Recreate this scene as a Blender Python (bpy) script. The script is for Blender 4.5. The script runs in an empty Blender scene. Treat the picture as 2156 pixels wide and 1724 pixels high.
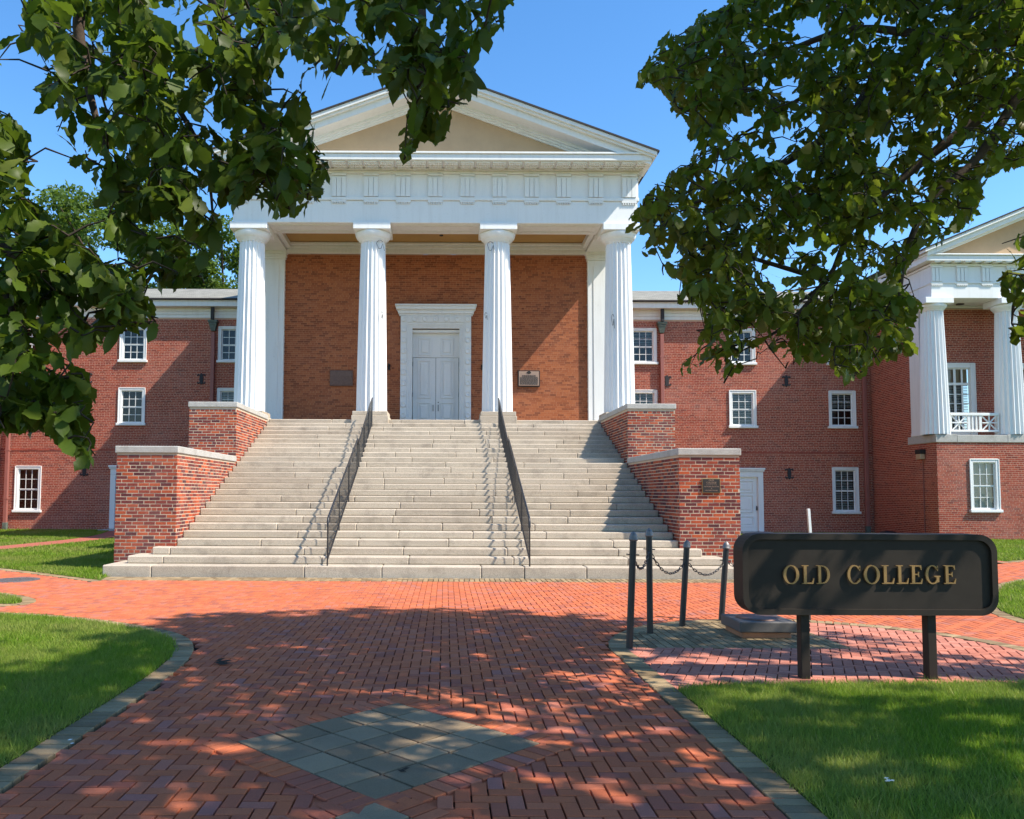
import bpy, bmesh, math, random
import numpy as np
from mathutils import Vector, Matrix
from mathutils.geometry import tessellate_polygon

random.seed(7)
RNG = np.random.default_rng(11)
sc = bpy.context.scene
COL = sc.collection

# ------------------------------------------------------------------ camera
CF, CPX, CPY, CTH, CRO, CE = 1692.38, 938.09, 937.38, 0.0596, 0.0043, 1.7636   # focal etc. for a 2156 px wide picture
cam_d = bpy.data.cameras.new('camera')
cam = bpy.data.objects.new('camera', cam_d)
COL.objects.link(cam)
cam_d.sensor_fit = 'HORIZONTAL'
cam_d.sensor_width = 36.0
cam_d.lens = 36.0 * CF / 2156.0
cam_d.shift_x = 0.5 - CPX / 2156.0
cam_d.shift_y = (CPY - 862.0) / 2156.0
cam_d.clip_start = 0.05
cam_d.clip_end = 3000
_r = Vector((1, 0, 0)); _u = Vector((0, -math.sin(CTH), math.cos(CTH))); _f = Vector((0, math.cos(CTH), math.sin(CTH)))
_c, _s = math.cos(CRO), math.sin(CRO)
_r2 = _c * _r + _s * _u; _u2 = _c * _u - _s * _r
cam.matrix_world = Matrix(((_r2.x, _u2.x, -_f.x, 0), (_r2.y, _u2.y, -_f.y, 0), (_r2.z, _u2.z, -_f.z, CE), (0, 0, 0, 1)))
sc.camera = cam

# ------------------------------------------------------------------ sky, sun, exposure
SUN = Vector((1.0, -0.42, 1.22)).normalized()      # towards the sun
SUN_EL = math.asin(SUN.z)
SUN_AZ = math.atan2(SUN.x, SUN.y)                  # from +Y, clockwise
world = bpy.data.worlds.new('World'); sc.world = world
world.use_nodes = True
wn = world.node_tree.nodes; wl = world.node_tree.links
wn.clear()
w_out = wn.new('ShaderNodeOutputWorld'); w_bg = wn.new('ShaderNodeBackground')
w_sky = wn.new('ShaderNodeTexSky'); w_sky.sky_type = 'NISHITA'; w_sky.sun_disc = False
w_sky.sun_elevation = SUN_EL; w_sky.sun_rotation = SUN_AZ
w_sky.air_density = 1.0; w_sky.dust_density = 0.1; w_sky.ozone_density = 2.2; w_sky.altitude = 200
w_hs = wn.new('ShaderNodeHueSaturation'); w_hs.inputs['Saturation'].default_value = 1.25
wl.new(w_sky.outputs[0], w_hs.inputs['Color']); wl.new(w_hs.outputs[0], w_bg.inputs[0]); wl.new(w_bg.outputs[0], w_out.inputs[0])
w_bg.inputs[1].default_value = 0.142
sun_d = bpy.data.lights.new('sun', 'SUN'); sun_d.energy = 4.4; sun_d.angle = math.radians(0.53); sun_d.color = (1.0, 0.93, 0.82)
sun = bpy.data.objects.new('sun', sun_d); COL.objects.link(sun)
sun.rotation_euler = SUN.to_track_quat('Z', 'Y').to_euler(); sun.location = (30, -10, 40)
sc.view_settings.view_transform = 'Standard'; sc.view_settings.look = 'None'
sc.view_settings.gamma = 1.0; sc.view_settings.exposure = 1.02
sc.view_settings.use_curve_mapping = False
sc.render.engine = 'CYCLES'
sc.cycles.max_bounces = 6; sc.cycles.diffuse_bounces = 4; sc.cycles.transparent_max_bounces = 6

# ------------------------------------------------------------------ helpers
def at(x, y, Y=None, Z=None):
    """photo position (2156 px wide picture) -> point in the place at depth Y or height Z"""
    a, b = x - CPX, y - CPY
    c, s = math.cos(CRO), math.sin(CRO)
    a, b = c * a + s * b, -s * a + c * b
    u = -b
    dy = CF * math.cos(CTH) - u * math.sin(CTH); dz = CF * math.sin(CTH) + u * math.cos(CTH)
    k = Y / dy if Y is not None else (Z - CE) / dz
    return Vector((a * k, dy * k, CE + dz * k))

def proj(P):
    P = np.atleast_2d(np.asarray(P, float))
    Z = P[:, 2] - CE; Y = P[:, 1]; X = P[:, 0]
    d = Y * math.cos(CTH) + Z * math.sin(CTH); u = -Y * math.sin(CTH) + Z * math.cos(CTH)
    d = np.where(d < 0.05, 0.05, d)
    x = CF * X / d; y = -CF * u / d
    c, s = math.cos(CRO), math.sin(CRO)
    return CPX + c * x - s * y, CPY + s * x + c * y, d

WL = {}
def empty(name, loc):
    o = bpy.data.objects.new(name, None); COL.objects.link(o)
    o.location = loc; o.empty_display_size = 0.1
    WL[o.name] = Vector(loc)
    return o

def tag(o, label=None, cat=None, group=None, kind=None):
    if label: o['label'] = label
    if cat: o['category'] = cat
    if group: o['group'] = group
    if kind: o['kind'] = kind
    return o

def link(name, me, parent=None, loc=(0, 0, 0), rot=None, scale=None):
    """loc is a world position"""
    o = bpy.data.objects.new(name, me); COL.objects.link(o)
    loc = Vector(loc)
    if parent is not None:
        o.parent = parent
        o.location = loc - WL[parent.name]
    else:
        o.location = loc
    WL[o.name] = loc
    if rot is not None: o.rotation_euler = rot
    if scale is not None: o.scale = scale
    return o

def np_mesh(name, V, F, mat, smooth=False):
    V = np.asarray(V, np.float32); F = np.asarray(F, np.int32)
    m, k = F.shape
    me = bpy.data.meshes.new(name)
    me.vertices.add(len(V)); me.vertices.foreach_set('co', V.ravel())
    me.loops.add(m * k); me.loops.foreach_set('vertex_index', F.ravel())
    me.polygons.add(m); me.polygons.foreach_set('loop_start', np.arange(0, m * k, k, dtype=np.int32))
    me.polygons.foreach_set('use_smooth', np.full(m, bool(smooth)))
    me.update(calc_edges=True)
    me.materials.append(mat)
    return me

class MB:
    """collects geometry in world coordinates, builds one mesh object"""
    def __init__(self): self.v = []; self.f = []; self.sm = []
    def add(self, vs, fs, smooth=False):
        n = len(self.v); self.v += [tuple(p) for p in vs]
        for f in fs: self.f.append([i + n for i in f]); self.sm.append(smooth)
        return self
    def box(self, x0, x1, y0, y1, z0, z1, M=None):
        vs = [(x, y, z) for z in (z0, z1) for y in (y0, y1) for x in (x0, x1)]
        if M is not None: vs = [M @ Vector(p) for p in vs]
        return self.add(vs, [(0, 2, 3, 1), (4, 5, 7, 6), (0, 1, 5, 4), (2, 6, 7, 3), (0, 4, 6, 2), (1, 3, 7, 5)])
    def cbox(self, x0, x1, y0, y1, z0, z1, c=0.01, M=None):
        """box with chamfered edges"""
        bm = bmesh.new(); bmesh.ops.create_cube(bm, size=1)
        for v in bm.verts:
            v.co = ((x0 + x1) / 2 + v.co.x * (x1 - x0), (y0 + y1) / 2 + v.co.y * (y1 - y0), (z0 + z1) / 2 + v.co.z * (z1 - z0))
        bmesh.ops.bevel(bm, geom=bm.edges[:], offset=c, segments=1, affect='EDGES', profile=0.5)
        bm.verts.index_update()
        vs = [(M @ v.co if M is not None else v.co.copy()) for v in bm.verts]
        self.add(vs, [[v.index for v in f.verts] for f in bm.faces]); bm.free()
        return self
    def bar(self, a, b, w, h=None, up=(0, 0, 1)):
        """rectangular bar between two points"""
        a, b = Vector(a), Vector(b); h = h or w
        d = (b - a).normalized(); s = d.cross(Vector(up))
        if s.length < 1e-4: s = d.cross(Vector((0, 1, 0)))
        s.normalize(); t = s.cross(d)
        vs = []
        for p in (a, b):
            for i, j in ((-1, -1), (1, -1), (1, 1), (-1, 1)): vs.append(p + s * (i * w / 2) + t * (j * h / 2))
        return self.add(vs, [(0, 1, 2, 3), (7, 6, 5, 4), (0, 4, 5, 1), (1, 5, 6, 2), (2, 6, 7, 3), (3, 7, 4, 0)])
    def tube(self, pts, rad, n=8, closed=False, smooth=True):
        pts = [Vector(p) for p in pts]
        rads = rad if isinstance(rad, (list, tuple)) else [rad] * len(pts)
        m = len(pts); vs = []; prev = None
        for i, p in enumerate(pts):
            a = pts[(i - 1) % m] if (closed or i > 0) else p
            b = pts[(i + 1) % m] if (closed or i < m - 1) else p
            d = (b - a).normalized()
            ref = prev if prev is not None else (Vector((0, 0, 1)) if abs(d.z) < 0.9 else Vector((1, 0, 0)))
            s = ref - d * ref.dot(d)
            if s.length < 1e-5: s = d.orthogonal()
            s.normalize(); prev = s; t = d.cross(s)
            for k in range(n):
                an = 2 * math.pi * k / n
                vs.append(p + (s * math.cos(an) + t * math.sin(an)) * rads[i])
        fs = []
        for i in range(m if closed else m - 1):
            j = (i + 1) % m
            for k in range(n): fs.append((i * n + k, i * n + (k + 1) % n, j * n + (k + 1) % n, j * n + k))
        self.add(vs, fs, smooth)
        if not closed:
            self.add([vs[k] for k in range(n)], [tuple(range(n))[::-1]]); self.add([vs[(m - 1) * n + k] for k in range(n)], [tuple(range(n))])
        return self
    def lathe(self, prof, cx, cy, n=24, smooth=True):
        vs = []; fs = []
        for r, z in prof:
            for k in range(n):
                a = 2 * math.pi * k / n; vs.append((cx + r * math.cos(a), cy + r * math.sin(a), z))
        for i in range(len(prof) - 1):
            for k in range(n): fs.append((i * n + k, i * n + (k + 1) % n, (i + 1) * n + (k + 1) % n, (i + 1) * n + k))
        self.add(vs, fs, smooth)
        self.add(vs[:n], [tuple(range(n))[::-1]]); self.add(vs[-n:], [tuple(range(n))])
        return self
    def poly(self, pts, y0, y1, axis='y', M=None):
        """extrude a simple 2-D polygon (x,z) from y0 (front) to y1"""
        n = len(pts)
        tri = tessellate_polygon([[Vector((p[0], p[1], 0)) for p in pts]])
        mk = lambda p, d: Vector((p[0], d, p[1]))
        vs = [mk(p, y0) for p in pts] + [mk(p, y1) for p in pts]
        if M is not None: vs = [M @ v for v in vs]
        fs = [tuple(t) for t in tri] + [tuple(i + n for i in t[::-1]) for t in tri]
        fs += [(i, (i + 1) % n, (i + 1) % n + n, i + n) for i in range(n)]
        return self.add(vs, fs)
    def mesh(self, name, mat, origin=None):
        me = bpy.data.meshes.new(name)
        o = Vector(origin) if origin is not None else Vector((0, 0, 0))
        me.from_pydata([(p[0] - o.x, p[1] - o.y, p[2] - o.z) for p in self.v], [], self.f)
        me.polygons.foreach_set('use_smooth', self.sm)
        bm = bmesh.new(); bm.from_mesh(me); bmesh.ops.recalc_face_normals(bm, faces=bm.faces); bm.to_mesh(me); bm.free()
        me.materials.append(mat); me.update()
        return me
    def build(self, name, mat, parent=None, origin=None):
        A = np.array([tuple(p) for p in self.v])
        if origin is None:
            lo, hi = A.min(0), A.max(0); origin = ((lo[0] + hi[0]) / 2, (lo[1] + hi[1]) / 2, lo[2])
        return link(name, self.mesh(name, mat, origin), parent, origin)

# ------------------------------------------------------------------ materials
def new_mat(name):
    m = bpy.data.materials.new(name); m.use_nodes = True
    nt = m.node_tree; nt.nodes.clear()
    out = nt.nodes.new('ShaderNodeOutputMaterial'); b = nt.nodes.new('ShaderNodeBsdfPrincipled')
    nt.links.new(b.outputs[0], out.inputs[0])
    return m, nt, b, out
def N(nt, t, **kw):
    n = nt.nodes.new(t)
    for k, v in kw.items():
        if k in n.inputs: n.inputs[k].default_value = v
        else: setattr(n, k, v)
    return n
def ramp(nt, stops):
    r = nt.nodes.new('ShaderNodeValToRGB'); e = r.color_ramp.elements
    while len(e) < len(stops): e.new(0.5)
    for el, (p, c) in zip(e, stops): el.position = p; el.color = (*c, 1)
    return r
def position(nt):
    g = nt.nodes.new('ShaderNodeNewGeometry'); return g
def rand_id(nt):
    """one random number per loose piece, whether it is an object or an island of a joined mesh"""
    g = nt.nodes.new('ShaderNodeNewGeometry'); o = nt.nodes.new('ShaderNodeObjectInfo')
    m = N(nt, 'ShaderNodeMath', operation='MULTIPLY_ADD'); m.inputs[1].default_value = 7.31
    nt.links.new(o.outputs['Random'], m.inputs[0]); nt.links.new(g.outputs['Random Per Island'], m.inputs[2])
    fr = N(nt, 'ShaderNodeMath', operation='FRACT'); nt.links.new(m.outputs[0], fr.inputs[0])
    return fr.outputs[0]
def mixc(nt, a, b, fac, mode='MIX'):
    m = nt.nodes.new('ShaderNodeMix'); m.data_type = 'RGBA'; m.blend_type = mode
    for s, v in ((0, fac), (6, a), (7, b)):
        if hasattr(v, 'is_linked') or hasattr(v, 'links'): nt.links.new(v, m.inputs[s])
        else: m.inputs[s].default_value = (*v, 1) if isinstance(v, tuple) else v
    return m.outputs[2]
def noise(nt, scale, detail=4, rough=0.55, vec=None, dist=0.0):
    n = N(nt, 'ShaderNodeTexNoise'); n.inputs['Scale'].default_value = scale; n.inputs['Detail'].default_value = detail
    n.inputs['Roughness'].default_value = rough; n.inputs['Distortion'].default_value = dist
    if vec is None: vec = position(nt).outputs['Position']
    nt.links.new(vec, n.inputs['Vector'])
    return n.outputs[0]
def mrange(nt, v, a, b, c, d):
    m = N(nt, 'ShaderNodeMapRange'); nt.links.new(v, m.inputs[0])
    for i, x in enumerate((a, b, c, d)): m.inputs[i + 1].default_value = x
    return m.outputs[0]
def bump(nt, b, h, strength=0.3, dist=0.01):
    n = N(nt, 'ShaderNodeBump'); n.inputs['Strength'].default_value = strength; n.inputs['Distance'].default_value = dist
    nt.links.new(h, n.inputs['Height']); nt.links.new(n.outputs[0], b.inputs['Normal'])

def mat_brick(name, stops, stain=0.25, soot=(0.05, 0.035, 0.03), rough=0.9, grain=60, bs=0.35, patch=None, spec=0.15):
    m, nt, b, _ = new_mat(name)
    r = rand_id(nt); rp = ramp(nt, stops); nt.links.new(r, rp.inputs[0])
    c = mixc(nt, rp.outputs[0], soot, mrange(nt, noise(nt, 3.0, 5, 0.65), 0.5, 0.8, 0.0, stain))
    c = mixc(nt, c, (1.0, 0.85, 0.75), mrange(nt, noise(nt, 0.45, 6, 0.7), 0.48, 0.72, 0.0, 0.07 if patch is None else patch))
    g = noise(nt, grain, 3, 0.7)
    c = mixc(nt, c, (0.0, 0.0, 0.0), mrange(nt, g, 0.35, 0.75, 0.22, 0.0))
    nt.links.new(c, b.inputs['Base Color']); b.inputs['Roughness'].default_value = rough
    b.inputs['Specular IOR Level'].default_value = spec
    bump(nt, b, g, bs, 0.006)
    return m
def mat_plain(name, col, rough=0.6, metal=0.0, var=0.12, scale=4.0, dark=None, bs=0.0, bscale=40, spec=0.3):
    m, nt, b, _ = new_mat(name)
    d = dark or tuple(v * 0.6 for v in col)
    c = mixc(nt, col, d, mrange(nt, noise(nt, scale, 6, 0.65), 0.42, 0.8, 0.0, var * 3))
    nt.links.new(c, b.inputs['Base Color'])
    b.inputs['Roughness'].default_value = rough; b.inputs['Metallic'].default_value = metal
    b.inputs['Specular IOR Level'].default_value = spec
    if bs: bump(nt, b, noise(nt, bscale, 4, 0.6), bs, 0.01)
    return m

M = {}
M['wing_brick'] = mat_brick('wing_brick', [(0, (0.25, 0.05, 0.032)), (0.3, (0.34, 0.07, 0.042)), (0.65, (0.41, 0.092, 0.052)), (0.9, (0.32, 0.064, 0.043)), (1, (0.20, 0.045, 0.035))], stain=0.25)
M['hall_brick'] = mat_brick('hall_brick', [(0, (0.22, 0.07, 0.035)), (0.3, (0.34, 0.105, 0.046)), (0.7, (0.42, 0.14, 0.06)), (1, (0.28, 0.085, 0.04))], stain=0.1, patch=0.03)
M['pier_brick'] = mat_brick('pier_brick', [(0, (0.10, 0.034, 0.036)), (0.28, (0.18, 0.043, 0.04)), (0.55, (0.32, 0.065, 0.038)), (0.85, (0.48, 0.10, 0.038)), (1, (0.22, 0.052, 0.045))], stain=0.35, bs=0.6, grain=35)
M['mortar'] = mat_plain('mortar', (0.56, 0.37, 0.265), 0.95, var=0.15, scale=6, spec=0.05)
M['mortar_hall'] = mat_plain('mortar_hall', (0.42, 0.20, 0.115), 0.95, var=0.2, scale=5, spec=0.05)
M['mortar_pier'] = mat_plain('mortar_pier', (0.52, 0.41, 0.30), 0.95, var=0.15, scale=6, spec=0.05)
def mat_white(name, col, grime, amt):
    m, nt, b, _ = new_mat(name)
    g = position(nt); mp = N(nt, 'ShaderNodeVectorMath', operation='MULTIPLY'); mp.inputs[1].default_value = (5.0, 5.0, 0.45)
    nt.links.new(g.outputs['Position'], mp.inputs[0])
    c = mixc(nt, col, grime, mrange(nt, noise(nt, 1.0, 6, 0.7, mp.outputs[0]), 0.48, 0.78, 0.0, amt))
    c = mixc(nt, c, grime, mrange(nt, noise(nt, 9.0, 5, 0.75), 0.58, 0.72, 0.0, amt))
    nt.links.new(c, b.inputs['Base Color']); b.inputs['Roughness'].default_value = 0.6; b.inputs['Specular IOR Level'].default_value = 0.25
    bump(nt, b, noise(nt, 14, 4, 0.6), 0.08, 0.01)
    return m
M['white'] = mat_white('white_paint', (0.72, 0.72, 0.70), (0.44, 0.42, 0.38), 0.28)
M['column_white'] = mat_white('column_white_paint', (0.76, 0.76, 0.75), (0.46, 0.45, 0.42), 0.25)
M['stucco'] = mat_plain('tan_stucco', (0.46, 0.32, 0.195), 0.92, var=0.2, scale=1.2, dark=(0.34, 0.235, 0.145), bs=0.15, bscale=20, spec=0.1)
M['ceiling'] = mat_plain('ochre_ceiling', (0.44, 0.27, 0.10), 0.8, var=0.25, scale=0.9, dark=(0.33, 0.2, 0.08))
M['slate'] = mat_plain('dark_roof_edge', (0.04, 0.035, 0.035), 0.8)
M['iron'] = mat_plain('black_iron', (0.018, 0.018, 0.02), 0.42, var=0.1, scale=15, spec=0.5)
M['anchor_iron'] = mat_plain('dark_wrought_iron', (0.03, 0.028, 0.03), 0.7, var=0.1, scale=10)
M['downspout'] = mat_plain('painted_downspout', (0.28, 0.105, 0.085), 0.55, var=0.12, scale=5)
M['copper'] = mat_plain('weathered_copper', (0.11, 0.14, 0.115), 0.7, var=0.3, scale=9, dark=(0.06, 0.05, 0.04))
M['bronze'] = mat_plain('aged_bronze', (0.16, 0.095, 0.075), 0.5, metal=0.5, var=0.2, scale=12)
M['bronze_light'] = mat_plain('pale_bronze', (0.40, 0.27, 0.20), 0.45, metal=0.4, var=0.15, scale=12)  # paler bronze tone
M['plaque_black'] = mat_plain('plaque_black', (0.03, 0.026, 0.024), 0.45, var=0.2, scale=12)
M['gold'] = mat_plain('gold_letters', (0.33, 0.19, 0.075), 0.45, metal=0.4, var=0.2, scale=18, dark=(0.25, 0.15, 0.05))
M['sign'] = mat_plain('dark_bronze_sign', (0.034, 0.027, 0.021), 0.55, metal=0.0, var=0.15, scale=8, spec=0.12)
M['room_dark'] = mat_plain('unlit_room_dark', (0.02, 0.02, 0.022), 0.9)  # near-black colour stands in for the shade of unlit rooms
M['blind'] = mat_plain('pale_blind', (0.5, 0.5, 0.46), 0.8)
M['curtain'] = mat_plain('pale_curtain', (0.62, 0.65, 0.62), 0.8)
M['black_hw'] = mat_plain('black_hardware', (0.015, 0.015, 0.015), 0.4)
M['steel'] = mat_plain('grey_steel', (0.22, 0.2, 0.19), 0.5, metal=0.6, var=0.2, scale=10)
M['bark'] = mat_plain('oak_bark', (0.075, 0.055, 0.042), 0.95, var=0.3, scale=14, bs=0.8, bscale=25, spec=0.1)
M['twig'] = mat_plain('dark_twig', (0.045, 0.035, 0.026), 0.9, spec=0.1)

def mat_granite():
    m, nt, b, _ = new_mat('granite')
    r = rand_id(nt)
    rp = ramp(nt, [(0, (0.48, 0.40, 0.305)), (0.5, (0.53, 0.45, 0.345)), (1, (0.58, 0.495, 0.385))]); nt.links.new(r, rp.inputs[0])
    sp = noise(nt, 70, 3, 0.8)
    c = mixc(nt, rp.outputs[0], (0.16, 0.13, 0.11), mrange(nt, sp, 0.36, 0.6, 0.55, 0.0))
    c = mixc(nt, c, (0.75, 0.68, 0.56), mrange(nt, noise(nt, 110, 2, 0.6), 0.58, 0.8, 0.0, 0.55))
    c = mixc(nt, c, (0.2, 0.165, 0.13), mrange(nt, noise(nt, 1.6, 7, 0.75), 0.5, 0.72, 0.0, 0.6))
    c = mixc(nt, c, (0.09, 0.07, 0.055), mrange(nt, noise(nt, 6.0, 6, 0.8), 0.62, 0.75, 0.0, 0.6))
    nt.links.new(c, b.inputs['Base Color']); b.inputs['Roughness'].default_value = 0.9; b.inputs['Specular IOR Level'].default_value = 0.15
    bump(nt, b, sp, 0.7, 0.012)
    return m
M['granite'] = mat_granite()
def mat_cap():
    m, nt, b, _ = new_mat('cap_stone')
    sp = noise(nt, 60, 3, 0.8)
    c = mixc(nt, (0.47, 0.45, 0.41), (0.2, 0.19, 0.18), mrange(nt, sp, 0.36, 0.6, 0.5, 0.0))
    c = mixc(nt, c, (0.19, 0.17, 0.14), mrange(nt, noise(nt, 2.2, 6, 0.7), 0.5, 0.75, 0.0, 0.5))
    nt.links.new(c, b.inputs['Base Color']); b.inputs['Roughness'].default_value = 0.9; b.inputs['Specular IOR Level'].default_value = 0.15
    bump(nt, b, sp, 0.7, 0.012)
    return m
M['cap'] = mat_cap()
PAV = [(0, (0.40, 0.12, 0.075)), (0.3, (0.53, 0.138, 0.060)), (0.65, (0.61, 0.162, 0.066)), (0.9, (0.55, 0.168, 0.088)), (1, (0.43, 0.16, 0.12))]
M['paver'] = mat_brick('red_paver', PAV, stain=0.3, soot=(0.12, 0.06, 0.055), grain=90, bs=0.3, patch=0.02)
M['paver_pink'] = mat_brick('faded_red_paver', [(0, (0.44, 0.15, 0.10)), (0.5, (0.54, 0.195, 0.13)), (1, (0.60, 0.23, 0.16))], stain=0.25, soot=(0.14, 0.08, 0.075), grain=90, bs=0.3, patch=0.10)
M['paver_grey'] = mat_brick('grey_tan_paver', [(0, (0.20, 0.135, 0.07)), (0.5, (0.30, 0.21, 0.11)), (1, (0.40, 0.285, 0.155))], stain=0.35, soot=(0.1, 0.09, 0.075), grain=80, bs=0.4, patch=0.05)
M['tile'] = mat_brick('aggregate_tile', [(0, (0.225, 0.16, 0.095)), (0.5, (0.30, 0.215, 0.13)), (1, (0.365, 0.265, 0.16))], stain=0.3, soot=(0.05, 0.055, 0.05), grain=110, bs=0.9, patch=0.05)
M['joint'] = mat_plain('joint_sand', (0.028, 0.018, 0.015), 0.95, var=0.2, scale=20, spec=0.05)
def mat_soil():
    m, nt, b, _ = new_mat('turf_soil')
    c = mixc(nt, (0.085, 0.125, 0.02), (0.11, 0.095, 0.045), mrange(nt, noise(nt, 2.5, 6, 0.7), 0.45, 0.75, 0, 0.7))
    nt.links.new(c, b.inputs['Base Color']); b.inputs['Roughness'].default_value = 1.0; b.inputs['Specular IOR Level'].default_value = 0.05
    return m
M['soil'] = mat_soil()
def mat_leafy(name, stops, trans=0.4, gloss=0.35, rough=0.45, pos_scale=0.6, tcol=(0.28, 0.42, 0.03)):
    m, nt, b, out = new_mat(name)
    r = rand_id(nt); rp = ramp(nt, stops); nt.links.new(r, rp.inputs[0])
    c = mixc(nt, rp.outputs[0], stops[-1][1], mrange(nt, noise(nt, pos_scale, 3), 0.42, 0.7, 0, 0.5))
    nt.links.new(c, b.inputs['Base Color']); b.inputs['Roughness'].default_value = rough; b.inputs['Specular IOR Level'].default_value = gloss
    if 'grass' in name: c = mixc(nt, c, (0.27, 0.235, 0.08), mrange(nt, noise(nt, 1.4, 5, 0.7), 0.55, 0.75, 0, 0.55)); nt.links.new(c, b.inputs['Base Color'])
    tr = nt.nodes.new('ShaderNodeBsdfTranslucent'); tc = mixc(nt, c, tcol, 0.55); nt.links.new(tc, tr.inputs[0])
    mx = nt.nodes.new('ShaderNodeMixShader'); mx.inputs[0].default_value = trans
    nt.links.new(b.outputs[0], mx.inputs[1]); nt.links.new(tr.outputs[0], mx.inputs[2]); nt.links.new(mx.outputs[0], out.inputs[0])
    return m
M['grass'] = mat_leafy('grass_blades', [(0, (0.085, 0.165, 0.010)), (0.45, (0.16, 0.275, 0.018)), (0.8, (0.235, 0.345, 0.03)), (0.93, (0.28, 0.34, 0.06)), (1, (0.40, 0.34, 0.13))], trans=0.45, gloss=0.2, rough=0.6, tcol=(0.25, 0.38, 0.03))
M['leaf_left'] = mat_leafy('oak_leaf', [(0, (0.026, 0.046, 0.005)), (0.5, (0.047, 0.080, 0.008)), (0.85, (0.075, 0.118, 0.013)), (1, (0.13, 0.15, 0.025))], trans=0.42, gloss=0.18, rough=0.45, tcol=(0.16, 0.24, 0.015))
M['leaf_right'] = mat_leafy('oak_leaf_yellowing', [(0, (0.038, 0.064, 0.007)), (0.5, (0.068, 0.105, 0.011)), (0.88, (0.105, 0.15, 0.018)), (1, (0.19, 0.15, 0.03))], trans=0.45, gloss=0.18, rough=0.45, tcol=(0.2, 0.28, 0.015))
M['leaf_far'] = mat_leafy('far_leaf', [(0, (0.04, 0.075, 0.015)), (0.5, (0.06, 0.105, 0.022)), (1, (0.085, 0.14, 0.03))], trans=0.3, gloss=0.2, rough=0.6)
def mat_glass():
    m, nt, b, out = new_mat('window_glass')
    b.inputs['Base Color'].default_value = (0.02, 0.022, 0.025, 1); b.inputs['Roughness'].default_value = 0.04; b.inputs['IOR'].default_value = 1.5
    tr = nt.nodes.new('ShaderNodeBsdfTransparent'); tr.inputs[0].default_value = (0.85, 0.88, 0.88, 1)
    mx = nt.nodes.new('ShaderNodeMixShader'); fr = nt.nodes.new('ShaderNodeFresnel'); fr.inputs[0].default_value = 1.55
    gl = nt.nodes.new('ShaderNodeBsdfGlossy'); gl.inputs['Roughness'].default_value = 0.03
    bn = N(nt, 'ShaderNodeBump'); bn.inputs['Strength'].default_value = 0.25; bn.inputs['Distance'].default_value = 0.01; nt.links.new(noise(nt, 5.0, 2), bn.inputs['Height']); nt.links.new(bn.outputs[0], gl.inputs['Normal'])
    nt.links.new(fr.outputs[0], mx.inputs[0]); nt.links.new(tr.outputs[0], mx.inputs[1]); nt.links.new(gl.outputs[0], mx.inputs[2])
    nt.links.new(mx.outputs[0], out.inputs[0])
    return m
M['glass'] = mat_glass()
def mat_shingle():
    m, nt, b, _ = new_mat('grey_shingles')
    tc = nt.nodes.new('ShaderNodeTexCoord')
    br = N(nt, 'ShaderNodeTexBrick'); br.inputs['Scale'].default_value = 1.0
    br.inputs['Color1'].default_value = (0.21, 0.20, 0.165, 1); br.inputs['Color2'].default_value = (0.29, 0.28, 0.235, 1); br.inputs['Mortar'].default_value = (0.07, 0.07, 0.065, 1)
    br.inputs['Brick Width'].default_value = 0.3; br.inputs['Row Height'].default_value = 0.16; br.inputs['Mortar Size'].default_value = 0.008
    nt.links.new(tc.outputs['Object'], br.inputs['Vector'])
    c = mixc(nt, br.outputs[0], (0.12, 0.115, 0.1), mrange(nt, noise(nt, 2.0, 5), 0.4, 0.7, 0, 0.5))
    nt.links.new(c, b.inputs['Base Color']); b.inputs['Roughness'].default_value = 0.95
    return m
M['shingle'] = mat_shingle()

# ------------------------------------------------------------------ brickwork
def unit_brick(name, mat):
    v = [(-.5, 0, -.5), (.5, 0, -.5), (.5, 0, .5), (-.5, 0, .5), (-.5, 1, -.5), (.5, 1, -.5), (.5, 1, .5), (-.5, 1, .5)]
    f = [(0, 1, 2, 3), (1, 5, 6, 2), (3, 2, 6, 7), (4, 0, 3, 7), (4, 5, 1, 0)]
    me = bpy.data.meshes.new(name); me.from_pydata(v, [], f); me.materials.append(mat); me.update(); return me
UB_V = np.array([(-.5, 0, -.5), (.5, 0, -.5), (.5, 0, .5), (-.5, 0, .5), (-.5, 1, -.5), (.5, 1, -.5), (.5, 1, .5), (-.5, 1, .5)])
UB_F = np.array([(0, 1, 2, 3), (1, 5, 6, 2), (3, 2, 6, 7), (4, 0, 3, 7), (4, 5, 1, 0)])
UNIT = {}
def intervals(U0, U1, z0, z1, openings):
    iv = [(U0, U1)]
    for a, b, c, d in openings:
        if d <= z0 or c >= z1: continue
        nv = []
        for p, q in iv:
            if b <= p or a >= q: nv.append((p, q)); continue
            if a > p: nv.append((p, a))
            if b < q: nv.append((b, q))
        iv = nv
    return iv
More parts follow.
